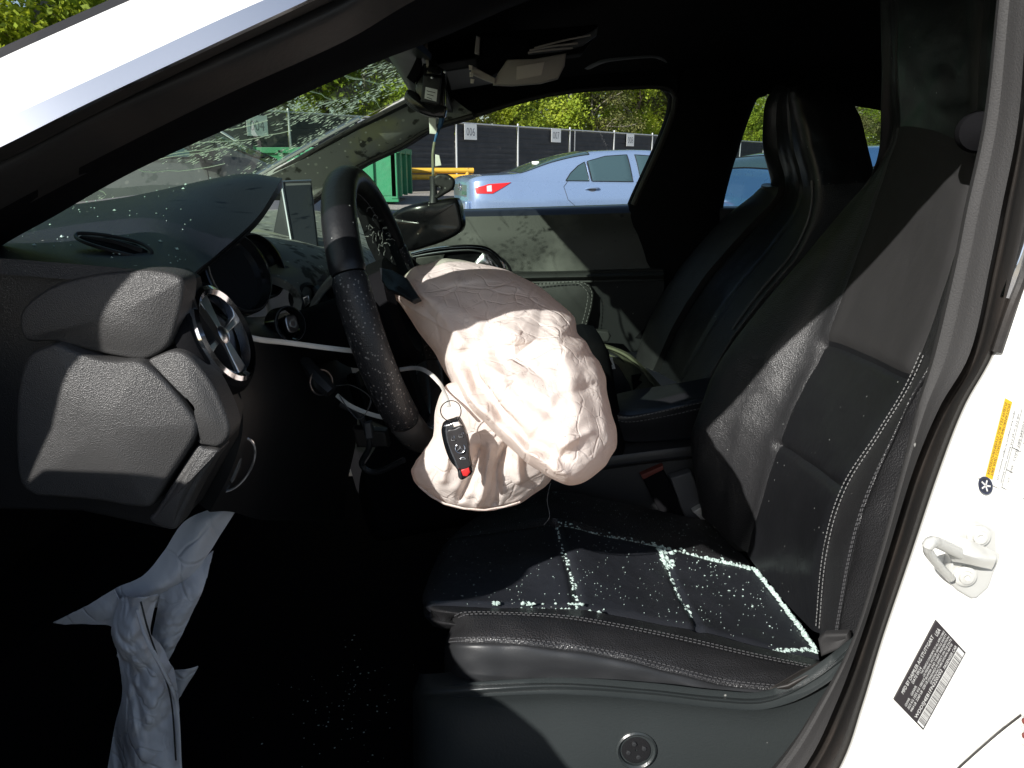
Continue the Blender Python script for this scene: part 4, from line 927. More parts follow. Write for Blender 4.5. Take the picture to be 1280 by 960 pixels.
mb = MB(); mb.grid(surf([[V((.50, .06, .93)), V((1.0, .05, .93)), V((1.55, .08, .97))], [V((.46, .18, 1.30)), V((.9, .19, 1.31)), V((1.4, .2, 1.27))]], 6, 10)); part('window_pane', mb, M['tint'], rdd)
for (x, y) in ((-1.32, .16), (-1.32, 1.62)):
    mb = MB(); mb.lathe([(.20, -.1), (.30, -.09), (.315, -.03), (.315, .03), (.30, .09), (.20, .1)], (x, y, .165), V((0, 1, 0)), 36); wh = part('front_wheel', mb, M['rubber'])
    mb = MB(); mb.lathe([(.205, -.09), (.19, -.06), (.05, -.07), (.001, -.07)], (x, y, .165), V((0, 1 if y < 1 else -1, 0)), 30); part('wheel_rim', mb, M['satin'], wh)
for (x, y) in ((1.38, .16), (1.38, 1.62)):
    mb = MB(); mb.lathe([(.001, -.1), (.20, -.1), (.30, -.09), (.315, -.03), (.315, .03), (.30, .09), (.20, .1), (.001, .1)], (x, y, .165), V((0, 1, 0)), 36); part('rear_wheel', mb, M['rubber'])

# ---- open driver's door, swung out to the left of the photographer; top edge and mirror outline shaped for the shadows they cast
HX, HY = -.64, .03; DD = V((.42, -.907, 0)).normalized(); DN = V((-DD.y, DD.x, 0))    # DN points to the cabin side
def dpt(s, z, n=0.): return V((HX, HY, 0)) + DD * s + V((0, 0, z)) + DN * n
TOPZ = [(0, .985), (.14, .975), (.2, .972), (.3, .985), (.42, .972), (.485, .93), (.6, .90), (.85, .87), (1.02, .85), (1.07, .80)]
mb = MB(); mb.shell(surf([[dpt(s, z, 0) for s, z in TOPZ], [dpt(s, .75, -.03) for s, z in TOPZ], [dpt(s, .45, -.035) for s, z in TOPZ], [dpt(min(s, 1.0), .22, -.01) for s, z in TOPZ]], 16, 20), .02, dirv=DN); od = part('open_door', mb, M['white'])
mb = MB(); mb.shell(surf([[dpt(s, z - .002, .06) for s, z in TOPZ], [dpt(s, .8, .10) for s, z in TOPZ], [dpt(s, .5, .12) for s, z in TOPZ], [dpt(min(s, 1.0), .24, .06) for s, z in TOPZ]], 16, 20), .02, dirv=-DN); part('door_card', mb, M['plastic'], od)
mb = MB(); mb.grid(surf([[dpt(s, z, .0) for s, z in TOPZ], [dpt(s, z - .001, .06) for s, z in TOPZ]], 3, 20)); part('belt_edge', mb, M['rubber'], od)
mo = spl([dpt(s, z, -.05) for s, z in ((.16, 1.015), (.165, 1.03), (.185, 1.044), (.25, 1.084), (.268, 1.082), (.274, 1.055), (.255, 1.022), (.18, 1.012))], 40, True)
mb = MB(); mb.slab(mo, .10, .02, nrm=-DN); wm = part('wing_mirror', mb, M['white'], od)
mb = MB(); mb.box((-.66, .085, .6), (.05, .11, .8)); part('hinge_pillar', mb, M['white'], bevel=.01)  # added out of view to stop sun leaking onto the floor
mb = MB(); mb.slab([dpt(s, z, .0) for s, z in ((-.02, .90), (.14, .90), (.150, 1.0), (.190, 1.088), (.213, 1.168), (.246, 1.26), (.21, 1.28), (.12, 1.19), (.03, 1.05))], .03, .006, nrm=-DN); part('frame_or_shade_post', mb, M['gloss'], od)  # post added out of view to shade the front of the dash end
mb = MB(); mb.slab([dpt(s, z, .052) for s, z in ((.17, 1.022), (.175, 1.03), (.19, 1.04), (.245, 1.074), (.26, 1.072), (.265, 1.052), (.25, 1.03), (.185, 1.02))], .004, .001, nrm=DN); part('mirror_glass', mb, M['chrome'], od)

# ---- steering wheel
SWC = V((-.15, .50, .925)); E1 = V((0, 1, 0)); E2 = V((-.278, 0, .96)).normalized(); AX = E1.cross(E2); AX = AX if AX.x > 0 else -AX
SR = .165
def wp(t, r=SR, h=0.): return SWC + E1 * (math.cos(R(t)) * r) + E2 * (math.sin(R(t)) * r * (1.02 if math.sin(R(t)) > 0 else .99)) + AX * h
def rim(t0, t1, r, name, m, par):
    mb = MB(); n = int(abs(t1 - t0) / 2.2); rows = []
    for i in range(n + 1):
        t = t0 + (t1 - t0) * i / n; o = (math.cos(R(t)) * E1 + math.sin(R(t)) * E2)
        e = 1 - .10 * (1 if i in (0, n) else 0)
        rows.append([wp(t) + (o * math.cos(a) * .0165 + AX * math.sin(a) * .0195) * r * e for a in [k * 6.2832 / 20 for k in range(20)]])
    mb.grid(rows, cv=True); return mb.build(name, m, par)
mb = MB(); mb.lathe([(.001, -.03), (.05, -.03), (.066, -.01), (.068, .012), (.055, .02), (.03, .008), (.001, .006)], SWC, AX, 40)
SWO = part('steering_wheel', mb, M['black'])
rim(25, 155, 1., 'smooth_grip', M['vinyl'], SWO); rim(155.6, 218.5, 1.01, 'perforated_grip', M['perf'], SWO); rim(-38.5, 24.4, 1.01, 'perforated_grip', M['perf'], SWO)
rim(219.1, 320.9, .97, 'lower_grip', M['gloss'] if False else mat('satin_black_grip', (.085, .082, .078), .28, bump=[('noise', 500, .1, .0005)]), SWO)
tubepart('inner_seam', [wp(t, SR - .0166, 0.002) for t in range(0, 360, 4)], .0009, M['darkthread'], SWO, closed=True)
for t in (180, 0, 270):
    o = math.cos(R(t)) * E1 + math.sin(R(t)) * E2; p_ = AX.cross(o)
    mb = MB(); mb.slab([SWC + o * .05 + p_ * .03, SWC + o * .10 + p_ * .02, SWC + o * .156 + p_ * .032, SWC + o * .156 - p_ * .032, SWC + o * .10 - p_ * .02, SWC + o * .05 - p_ * .03], .02, .005, nrm=AX)
    part('spoke', mb, M['black'], SWO)
# torn hub cover: hinged plate behind the rim and the pointed flap over the bag
mb = MB(); mb.slab(WL([(444,226,.62),(458,232,.63),(480,268,.64),(504,322,.62),(513,343,.56),(502,348,.52),(486,335,.53),(468,300,.56),(455,262,.60)]), .012, .002); tc_ = part('torn_cover', mb, M['black'], SWO)
mb = MB(); mb.slab(WL([(474,334,.46),(490,337,.44),(508,347,.42),(524,372,.385),(515,376,.385),(498,366,.40),(484,362,.42),(476,350,.44)]), .006, .0015); part('cover_flap', mb, M['vinyl'], SWO)
rg = random.Random(21); mb = MB()
for k in range(16):                                              # frayed threads on the torn cover
    x, y = rg.uniform(464, 490), rg.uniform(262, 330); y = 260 + (x - 460) * 1.9 + rg.uniform(-14, 22); pts = []
    a = rg.uniform(0, 6.28)
    for j in range(6): pts.append(W(x, y, .535 - rg.uniform(0, .02))); x += math.cos(a) * 2.2; y += math.sin(a) * 3; a += rg.uniform(-1.2, 1.2)
    mb.tube(pts, .0006, seg=4)
tag(part('frayed_thread', mb, M['thread'], SWO), kind='stuff')
for k in range(9):
    x = 452 + k * 4.5; y = 250 + k * 9
    tubepart('cover_rib', WL([(x, y, .60), (x + 14, y - 5 + k, .60)]), .0016, M['plastic'], SWO, seg=6)
mb = MB(); mb.lathe([(.03, -.16), (.035, -.12), (.04, -.03), (.045, -.02)], SWC, AX, 24); part('steering_column', mb, M['black'], SWO)

# ---- deployed airbag: a crumpled, half emptied cloth bag
SIL = [(509,341),(518,334),(532,331),(545,326),(558,323),(572,325),(588,327),(607,331),(628,336),(648,344),(666,353),(682,364),(694,375),(708,386),(718,398),(722,416),(733,428),(741,442),(749,452),(755,465),(758,478),(759,490),(762,506),(766,520),(771,540),(770,558),(763,572),(755,585),(736,599),(717,607),(702,604),(687,597),(672,588),(656,577),(638,560),(622,546),(606,532),(590,518),(577,502),(567,484),(558,468),(549,452),(541,438),(530,424),(521,412),(510,394),(500,380),(490,369),(496,356)]
C0 = (640, 462)
def dline(x, y, pts):                                            # distance in the picture plane to a polyline
    b = 1e9
    for (x0, y0), (x1, y1) in zip(pts, pts[1:]):
        dx, dy = x1 - x0, y1 - y0; t = max(0, min(1, ((x - x0) * dx + (y - y0) * dy) / (dx * dx + dy * dy)))
        b = min(b, math.hypot(x - x0 - t * dx, y - y0 - t * dy))
    return b
FOLD1 = [(560,452),(572,480),(590,506),(615,536),(645,565),(680,590),(712,603)]
VAL1 = [(580,440),(600,480),(630,520),(660,548),(700,570)]
FOLD2 = [(510,362),(560,382),(600,402),(640,418),(690,432),(735,440)]
FOLD3 = [(524,345),(560,350),(600,346),(650,358),(700,392)]
FOLD4 = [(700,420),(715,470),(722,520),(700,570)]
FOLD5 = [(610,410),(622,450),(650,490),(690,520)]
FOLD6 = [(508,350),(560,400),(580,440)]
def ridge(x, y, P, wd): return math.exp(-(dline(x, y, P) / wd) ** 2)
def bag(sil, c, Y0, B, Bb, name, parent, nr, na, amp, folds, seed, tilt=(0, 0)):
    S = [V((x, y, 0)) for x, y in sil]; bd = spl(S, na, True); mb = MB(); allrows = []
    FX = np.zeros((nr + 1, na)); FY = np.zeros((nr + 1, na))
    for i in range(nr + 1):
        r = 1 if i == nr else max(.0001, math.sin((i / nr) * math.pi / 2))
        for j in range(na): FX[i, j] = c[0] + (bd[j].x - c[0]) * r; FY[i, j] = c[1] + (bd[j].y - c[1]) * r
    x0, x1, y0, y1 = FX.min(), FX.max(), FY.min(), FY.max()
    FH1 = Facets(x0, y0, x1, y1, 38, amp * .20, int(seed * 10))(FX, FY) + Facets(x0, y0, x1, y1, 17, amp * .030, int(seed * 10) + 1)(FX, FY) + Facets(x0, y0, x1, y1, 9, amp * .006, int(seed * 10) + 2)(FX, FY)
    for side in (1, -1):
        rows = []
        for i in range(nr + 1):
            r = max(.0001, math.sin((i / nr) * math.pi / 2)) if side == 1 else i / nr
            if i == nr: r = 1
            row = []
            for j in range(na):
                jag = 1 + .010 * noise.noise(V((j * 7.0 / na * 6.28, seed, 0))) * (1 if r > .9 else 0)
                x = c[0] + (bd[j].x - c[0]) * r * jag; y = c[1] + (bd[j].y - c[1]) * r * jag
                pr = math.sqrt(max(0, 1 - r ** 3.6))
                Y = Y0 + (x - c[0]) * tilt[0] + (y - c[1]) * tilt[1] - side * (B if side == 1 else Bb) * pr
                if side == 1:
                    q = W(x, y, Y); k = min(1, (1 - r) * 7)
                    Y -= k * (FH1[i, j] + crumple(q + V((seed, 0, 0)), 4.0, amp * .30))
                    for P, wd, h in folds: Y -= k ** .5 * h * ridge(x + 5 * noise.noise(V((x * .03, y * .03, 1))), y + 5 * noise.noise(V((x * .03, y * .03, 9))), P, wd)
                row.append(W(x, y, Y))
            rows.append(row)
        mb.grid(rows, cv=True)
    return mb.build(name, M['airbag'], parent, ang=75)
lobe = bag([(541,545),(530,562),(519,578),(514,592),(522,607),(536,620),(556,631),(580,637),(606,639),(630,635),(650,629),(670,616),(686,604),(694,585),(690,560),(660,530),(620,500),(590,480),(560,480),(545,510)], (612, 572), .335, .045, .03, 'bag_hem', None, 44, 180, .020,
           [([(600,560),(590,590),(575,622)], 5, -.014), ([(612,560),(606,600),(596,634)], 4, .010), ([(630,560),(622,590),(618,625)], 5, -.014), ([(645,560),(650,600)], 5, .010), ([(560,560),(556,600)], 5, .008)], 4.4)
AB = bag(SIL, C0, .395, .11, .03, 'airbag', CAR, 90, 330, .030,
         [(FOLD1, 13, .022), (VAL1, 9, -.016), (FOLD2, 10, .008), (FOLD3, 9, .008), (FOLD4, 11, .007), (FOLD5, 8, -.006), (FOLD6, 9, .009), ([(690,440),(640,470),(600,470)], 7, .005), ([(745,480),(700,500),(660,560)], 6, -.005), ([(736,540),(700,560),(690,600)], 5, .006)], 2.2, tilt=(-.0002, -.0009))
off_ = CAR.location
lobe.parent = AB; lobe.location = -V(off_)
tubepart('hem_seam', [p + V((0, -.003, 0)) for p in WL([(524,606,.327),(540,619,.32),(556,628,.315),(580,634,.313),(606,636,.311),(630,632,.313),(650,626,.317)])], .0010, M['airbag'], AB, seg=5)
tubepart('hanging_thread', spl(WL([(688,604,.45),(684,625,.448),(687,645,.446),(680,656,.445)]), 20), .0005, M['thread'], AB, seg=4)

# ---- torn knee airbag hanging below the dash
def cloth(rows_px, name, parent, amp, seed, nu=80, nv=60, t=.0012):
    g = surf([WL(r) for r in rows_px], nu, nv)
    g = [[p + V((.4, -1, .1)) * (crumple(p + V((seed, seed, 0)), 9, amp) + crumple(p + V((0, seed, seed)), 22, amp * .22)) for p in r] for r in g]
    mb = MB(); mb.shell(g, t); return mb.build(name, M['kneebag'], parent, ang=80)
KB = cloth([[(272,633,.27),(285,634,.27),(296,637,.28)], [(231,652,.26),(256,660,.255),(276,668,.27)], [(204,690,.25),(236,695,.245),(262,690,.26)], [(178,720,.24),(210,726,.235),(236,722,.25)], [(142,737,.24),(175,748,.23),(205,742,.25)], [(136,750,.25),(170,762,.235),(200,758,.26)]], 'knee_airbag', CAR, .006, 1.3)
cloth([[(150,745,.23),(172,748,.20),(198,742,.22)], [(140,785,.23),(165,790,.20),(188,790,.22)], [(146,816,.24),(178,820,.20),(202,812,.22)], [(153,864,.24),(186,868,.205),(219,846,.22)], [(142,915,.25),(182,918,.21),(224,900,.22)], [(130,990,.26),(176,990,.22),(222,985,.23)]], 'cloth_lobe', KB, .024, 3.1)
cloth([[(200,742,.25),(232,720,.25),(266,690,.26)], [(194,775,.25),(222,760,.235),(256,728,.25)], [(190,800,.25),(212,795,.24),(240,765,.25)], [(196,830,.25),(208,826,.25),(217,812,.255)]], 'cloth_lobe', KB, .018, 5.7)
cloth([[(142,737,.23),(150,755,.23),(152,790,.235)], [(120,750,.235),(128,762,.23),(134,782,.235)], [(95,765,.24),(102,772,.24),(108,781,.24)], [(66,779,.25),(74,780,.25),(80,781,.25)]], 'torn_corner', KB, .008, 7.9, 30, 24)
cloth([[(217,838,.25),(232,836,.25),(248,831,.26)], [(220,860,.25),(230,853,.25),(240,846,.26)], [(222,874,.255),(226,870,.255),(230,862,.26)]], 'torn_corner', KB, .008, 8.8, 20, 16)
tubepart('black_thread', spl(WL([(176,752,.195),(186,790,.19),(200,830,.198),(214,875,.205),(220,950,.215)]), 40), .0009, M['ink'], KB, seg=5)
tubepart('edge_hem', spl(WL([(172,762,.20),(184,800,.192),(204,838,.198),(220,880,.212),(225,960,.22)]), 40), .0022, M['kneebag'], KB, seg=6)
# brake pedal and dangling loom deep in the footwell
mb = MB(); mb.slab(WL([(440,536),(482,540),(486,560),(446,560)], .62), .02, .004); bp_ = part('brake_pedal', mb, M['rubber'])
mb = MB(); mb.tube([W(462, 545, .63), W(440, 470, .7)], .009); part('pedal_arm', mb, M['black'], bp_)
mb = MB(); mb.tube(spl(WL([(425,505,.5),(450,520,.5),(462,555,.5),(452,580,.52),(470,590,.52),(505,575,.5)]), 40), .004); part('wiring_loom', mb, M['plastic'])
mb = MB(); mb.slab(WL([(455,530),(463,528),(466,548),(457,550)], .48), .01, .002); part('loom_connector', mb, M['console'])

# ================================================================== LOOSE THINGS IN THE CAR
def single(name, mb, m, label, cat, base, group=None, **k):
    o = mb.build(name, m, None, loc=base, **k); return tag(o, label, cat, group)
def flatstrap(pts, wv, th, up):
    mb = MB(); mb.tube(spl(pts, 50), wv, seg=8, flat=th / wv, up=up); return mb
mb = flatstrap(WL([(296,405,.26),(303,417,.255),(322,424,.26),(360,428.5,.30),(410,435,.335),(462,441,.365)]), .0026, .0009, (.3, -1, .2))
z1 = single('zip_tie', mb, M['ziptie'], 'long white plastic zip tie running from the round dash vent to the steering wheel rim', 'zip tie', W(380, 431, .31), 'white zip ties at the steering wheel')
mb = flatstrap(WL([(500,462,.42),(520,460,.405),(536,466,.36),(550,480,.32),(557,494,.28),(561,508,.258)]), .0024, .0009, (.3, -1, .2))
z3 = single('zip_tie', mb, M['ziptie'], 'curved end of white zip tie that holds the key ring beside the wheel rim', 'zip tie', W(550, 480, .36), 'white zip ties at the steering wheel')
mb = flatstrap(WL([(421,494,.44),(436,506,.43),(458,516,.42),(480,522,.41),(508,526,.40)]), .0026, .0009, (.3, -1, .2))
z2 = single('zip_tie', mb, M['ziptie'], 'lower white zip tie hanging in the dark below the column, with a clear loop', 'zip tie', W(460, 516, .42), 'white zip ties at the steering wheel')
lpz = MB(); lpz.tube(spl(WL([(421,482,.44),(440,482,.43),(462,496,.42),(460,512,.42),(449,524,.42),(436,512,.425),(424,494,.43)]), 40), .0011, seg=6, flat=.5); part('clear_loop', lpz, M['console'], z2)

# key: shell, chrome, buttons, emblem, ring
KY = .25; KN = (W(571, 560, KY) - CAM).normalized() * -1
KO = thing('car_key', 'black car key with red button hanging by a ring before the airbag', 'key', W(571, 601, KY))
def kpart(name, pts, Y, dep, bev, m, par=KO, dome=0., n=0):
    P = WL(pts, Y); mb = MB(); mb.slab(spl(P, n, True) if n else P, dep, bev, dome=dome, rings=bool(dome)); return mb.build(name, m, par)
kpart('key_shell', [(551.7,535),(556,530),(565,527),(573,525),(578,532),(583,543),(586,556),(587,573),(590.5,591),(585,597),(577,601),(572.5,597),(571,588),(562,577),(556,562),(552,546)], KY, .011, .003, M['gloss'], n=48)
kpart('chrome_edge', [(552.5,537),(557,531),(560,538),(562,552),(568,570),(574,584),(572,587),(563,576),(557,562),(553,548)], KY - .0008, .004, .001, M['chrome'], n=40)
kpart('chrome_top', [(557,532),(566,528.5),(573,526.5),(577.5,532.5),(568,535.5),(559,539)], KY - .0012, .006, .001, M['satin'])
kpart('grey_notch', [(566,529.5),(573,527.5),(576,531.5),(567.5,534)], KY - .0016, .001, .0003, M['card'])
kf = kpart('key_face', [(559,539.5),(568,536.5),(577,533.5),(583,545),(585.5,558),(586,573),(588,583),(575,586.5),(567.5,571),(561,555)], KY - .0016, .004, .0012, M['keyface'], n=48)
kpart('red_button', [(576,588),(586,583.8),(587.8,590.5),(584,596),(578.5,595)], KY - .0012, .005, .001, M['red'], dome=.0005)
kpart('end_cap', [(573,590),(576,589),(578,597),(577,600),(573,597)], KY - .0008, .005, .0008, M['plastic'])
Kc = W(575.2, 560.5, KY - .0024); kx = V((1, 0, 0)); kz = KN.cross(kx).normalized() * -1; kz = kz if kz.z > 0 else -kz
mb = MB(); mb.tube([Kc + kx * .0046 * math.cos(t) + kz * .0046 * math.sin(t) for t in [k * 6.2832 / 28 for k in range(28)]], .00045, seg=6, closed=True)
for k in range(3):
    t = R(90 + 120 * k + 8); d = kx * math.cos(t) + kz * math.sin(t); e = kx * -math.sin(t) + kz * math.cos(t)
    mb.add([Kc + e * .0008, Kc + d * .0046, Kc - e * .0008, Kc + KN * .0005], [(0, 1, 3), (1, 2, 3)])
mb.build('star_emblem', M['satin'], KO)
for (x, y, body, sz) in ((566.5, 547.5, 'lock', 2.4), (576, 543.5, 'open', 2.4), (578.5, 574, 'boot', 2.2)):
    c = W(x, y, KY - .0022); mb = MB(); s_ = .0009 * sz
    if body == 'boot': mb.tube([c + kx * -s_ * 1.2, c + kx * -s_ + kz * s_ * .7, c + kx * s_ * .6 + kz * s_ * .9, c + kx * s_ * 1.3 + kz * s_ * .1, c - kx * s_ * 1.2], .0003, seg=5)
    else:
        mb.tube([c + kx * -s_ * .8, c + kx * s_ * .8, c + kx * s_ * .8 - kz * s_, c - kx * s_ * .8 - kz * s_, c - kx * s_ * .8], .0003, seg=5)
        o_ = 0 if body == 'lock' else s_ * .8
        mb.tube([c + kx * (-s_ * .5 + o_), c + kx * (-s_ * .5 + o_) + kz * s_ * .8, c + kx * (s_ * .5 + o_) + kz * s_ * .8, c + kx * (s_ * .5 + o_) + kz * (0 if body == 'lock' else s_ * .5)], .0003, seg=5)
    mb.build('button_symbol', M['satin'], KO)
rc = W(563.5, 514, KY); mb = MB(); mb.tube([rc + V((math.cos(t) * .0098, .0015 * math.sin(2 * t), math.sin(t) * .0105)) for t in [k * 6.2832 / 44 for k in range(44)]], .00055, seg=6, closed=True); mb.build('key_ring', M['gloss'], KO)

# hanging sensor unit
SY = .92
SU = thing('sensor_unit', 'broken black camera unit with white sticker dangling from the windscreen header on its cables', 'sensor', W(538, 146, SY))
def spart(name, pts, Y, dep, bev, m, par=SU, n=0):
    P = WL(pts, Y); mb = MB(); mb.slab(spl(P, n, True) if n else P, dep, bev, rings=False); return mb.build(name, m, par)
spart('housing', [(529,79),(543,80),(556,88),(557,112),(556,132),(554,144),(540,143),(527,138),(518,128),(519,104),(524,92)], SY, .03, .003, M['gloss'])
spart('left_wing', [(524,65),(527,78),(526,92),(517,104),(508,97),(514,86)], SY - .01, .012, .002, M['black'])
spart('base_flange', [(505,123),(509,112),(520,116),(530,130),(556,132),(557,142),(554,147),(538,146),(522,140),(511,133)], SY - .012, .016, .003, M['gloss'], n=40)
fp = spart('face_plate', [(529,93.5),(551.5,97),(549,131),(525.5,127)], SY - .014, .008, .002, M['plastic'])
spart('white_sticker', [(532,108.5),(547,112),(545.5,127),(530.5,123)], SY - .0155, .001, .0003, M['paper'])
for k in range(3):
    mb = MB(); mb.tube(WL([(533.5, 113.5 + k * 4, SY - .017), (544 - k * 2, 116 + k * 4, SY - .017)]), .0005, seg=4); mb.build('sticker_print', M['ink'], SU)
spart('top_clip', [(534,84),(552,88),(551,94),(533,92)], SY - .017, .004, .001, M['gloss'])
for (x, y) in ((540, 97), (556, 90)):
    mb = MB(); mb.lathe([(.002, -.001), (.002, .001), (.0005, .0015)], W(x, y, SY - .018), V((0, -1, 0)), 12); mb.build('screw', M['satin'], SU)
mb = MB()
for k, dx in enumerate((-4, -1, 3, 6)):
    mb = MB(); mb.tube(spl(WL([(536 + dx * .6, 36, 1.0), (537 + dx, 50, .97), (536 + dx * .7 + (k % 2) * 2, 64, .94), (538 + dx * .5, 84, SY)]), 24), .0042, seg=7); mb.build('cable', M['black'] if k != 0 else M['card'], SU)
mb = MB(); mb.tube(spl(WL([(536,44,1.0),(516,50,1.02),(496,53,1.02),(484,60,1.02),(477,71,1.02),(469,74,1.02)]), 40), .0035, seg=8); mb.build('cable', M['black'], SU)
spart('connector', [(536,147),(545,148),(545,158),(547,161),(545,168),(537,167)], SY - .004, .012, .001, M['white2'])
mb = MB(); mb.tube(spl(WL([(553,144,SY),(551,154,SY),(547,164,SY),(543,178,SY - .01)]), 20), [.0055 - .0002 * k for k in range(20)], seg=7); mb.build('taped_cable', M['wireblue'], SU)

# rear-view mirror, torn off and hanging on its cable
MY = .86
RM = thing('rear_view_mirror', 'black rear-view mirror torn off and hanging by its cable behind the wheel', 'mirror', W(532, 300, MY))
o_ = spl(WL([(487,277,MY+.02),(490,268,MY+.02),(502,260,MY+.01),(522,255,MY),(545,251.5,MY),(564,249,MY),(571,252,MY),(575,266,MY),(577,284,MY),(570,294,MY),(552,303,MY),(528,311,MY+.005),(510,315,MY+.015),(498,309,MY+.02),(490,293,MY+.02)]), 60, True)
mb = MB(); mb.slab(o_, .03, .009, dome=.006); mb.build('mirror_case', mat('mirror_case_plastic', (.006, .006, .007), .22, specks=[(150, .16, (.35, .36, .33), .10)], bump=[('noise', 300, .1, .0005)]), RM)
mb = MB(); mb.slab([p + (W(532, 280, MY + .034) - W(532, 280, MY)) for p in o_], .002, .0005); mb.build('mirror_glass', M['chrome'], RM)
mb = MB(); mb.tube(WL([(541.5,220,MY+.01),(542,236,MY+.01),(542,254,MY+.008)]), [.0062, .0058, .008], seg=12); mb.build('stalk', M['plastic'], RM)
mb = MB(); mb.slab(spl(WL([(543,220),(552,217),(561,219),(568,226),(566,236),(556,243),(547,248),(543,246),(551,236),(543,232)], MY), 40, True), .016, .004); mb.build('ball_cup', mat('chipped_cup', (.012, .012, .012), .5, specks=[(120, .25, (.5, .5, .46), .2)]), RM)
mb = MB(); mb.tube(spl(WL([(543,178,SY-.01),(541,195,.90),(541.5,222,MY+.01)]), 20), .0024, seg=8); mb.build('hanging_cable', M['olive'], RM)
mb = MB(); mb.slab(WL([(544,193),(549,194),(552,207),(544,208)], .885), .006, .001); mb.build('connector', M['white2'], RM)

# moulded panel lying on the passenger seat
TY = 1.14
TP = thing('moulded_panel', 'dark moulding with dusty olive rim and small label on the passenger seat', 'trim panel', W(780, 500, TY))
mb = MB(); mb.slab(spl(WL([(715,428),(735,432),(760,440),(776,448),(786,462),(797,490),(790,505),(740,510),(710,500)], TY), 48, True), .05, .004); mb.build('dark_tray', M['plastic'], TP)
g = surf([WL([(722,420,1.22),(750,428,1.22),(785,441,1.22),(808,462,1.22),(830,486,1.22)]), WL([(722,425,1.17),(748,434,1.16),(778,447,1.155),(798,468,1.155),(812,492,1.155)]), WL([(722,432,1.135),(745,442,1.13),(771,452,1.13),(786,474,1.13),(796,496,1.13)])], 14, 40)
mb = MB(); mb.shell([[p + V((0, .004 * noise.noise(p * 40), 0)) for p in r] for r in g], .006); rmv = mb.build('olive_rim', M['olive'], TP)
for a in (.6, 1.3):
    pass
mb = MB(); mb.tube(spl(WL([(724,424,1.165),(750,431,1.16),(782,444,1.155),(804,464,1.155),(822,488,1.155)]), 40), .003); mb.build('rim_bead', M['olive'], TP)
fr = WL([(745,447.5),(765,446),(769.5,461),(752,462.5)], 1.128)
mb = MB(); mb.slab(fr, .001, .0003, rings=False); O = fr[3]; X = fr[2] - fr[3]; Yv = fr[0] - fr[3]; n = X.cross(Yv).normalized(); n = n if n.dot(CAM - O) > 0 else -n
text_on(mb, '246 860 22 02', O, X, Yv, n * .0006, .5, .18, 1, .06, .70); text_on(mb, 'A246 0091', O, X, Yv, n * .0006, .45, .16, 1, .06, .42); rect_on(mb, O, X, Yv, n * .0006, .6, .35, .92, .9, 1); text_on(mb, 'MADE IN GERMANY', O, X, Yv, n * .0006, .8, .12, 1, .06, .12)
mb.build('paper_label', [M['paper'], M['ink']], TP, smooth=False)
for pts in ([(790,470),(802,468),(798,476),(803,478),(792,488)],):
    mb = MB(); mb.slab(WL(pts, 1.118), .008, .001, rings=False); mb.build('clip', M['black'], TP)

# glass and dust on the dark floor
mb = MB(); rg = random.Random(31); GLASS = mb
for k in range(90):
    x, y = rg.gauss(440, 40), rg.gauss(880, 40)
    d = ray(x, y); t = (.279 - CAM.z) / d.z; p = CAM + d * t
    shard(p, V((0, 0, 1)), rg.choice((.0006, .0008, .0012, .0018)))
tag(mb.build('floor_crumbs', M['shard'], None, smooth=False, loc=(-.1, .3, .28)), 'tiny crumbs of broken glass lying on the dark driver footwell carpet', kind='stuff')
# dirt flecks on the dash top
mb = MB(); rg = random.Random(41); GLASS = mb
for k in range(240):
    u, v = rg.uniform(.3, 4.8), rg.uniform(.3, 4.6)
    if noise.noise(V((u * 1.5, v * 1.5, 3))) < -.1 + rg.random() * .2: continue
    p, n = evn(DTC, u, v); n = n if n.z > 0 else -n; shard(p + n * .0006, n, rg.choice((.0005, .0007, .0009, .0012, .0022)))
tag(mb.build('dash_crumbs', M['shard'], None, smooth=False, loc=(-.4, .4, 1.05)), 'pale crumbs of glass scattered over the dusty top of the dashboard', kind='stuff')
# ================================================================== THE YARD OUTSIDE
FP = V((-2.2, 23.6 - .45, 0)); FD = V((1, 1.22, 0)).normalized(); FN = V((FD.y, -FD.x, 0))   # fence line; FN points back to the yard
def ground_z(x, y):
    d = (V((x, y, 0)) - FP).dot(FN)
    t = max(0, min(1, (13 - d) / 12)); t = t * t * (3 - 2 * t)
    return -.15 + .54 * t
xs = [-400, -200, -100, -60] + [-40 + 1.5 * k for k in range(74)] + [90, 140, 220, 400]
ys = [-300, -120, -60, -30] + [-15 + 1.5 * k for k in range(74)] + [110, 150, 230, 420]
mb = MB(); mb.grid([[V((x, y, ground_z(x, y) + (.02 * noise.noise(V((x * .4, y * .4, 0))) if abs(x) < 70 else 0))) for y in ys] for x in xs])
gm = mat('gravel_yard', (.27, .245, .22), .95, bump=[('vor', 26, .6, .03), ('noise', 6, .4, .05)], var=[(1.2, (.22, .20, .17), .45, .7), (30, (.42, .40, .37), .5, .75)], specks=[(22, .4, (.13, .12, .11), .35)])
tag(mb.build('ground', gm, None), 'pale gravel ground of the yard', kind='structure')
mb = MB(); mb.grid([[V((x, y, -.144 + .004 * noise.noise(V((x * 2, y * 2, 0))))) for y in [-9 + .6 * k for k in range(32)]] for x in [-10 + .6 * k for k in range(34)]])  # dark sheet added out of view to cut light bounced into the cabin
tag(mb.build('bounce_sheet', mat('dark_bounce_sheet', (.045, .045, .046), .9, bump=[('noise', 90, .6, .01)], specks=[(60, .3, (.12, .12, .11), .3)]), None), 'unseen dark sheet added under the wrecked car to cut bounced light', kind='structure')
def on_ground(x, y): return V((x, y, ground_z(x, y)))

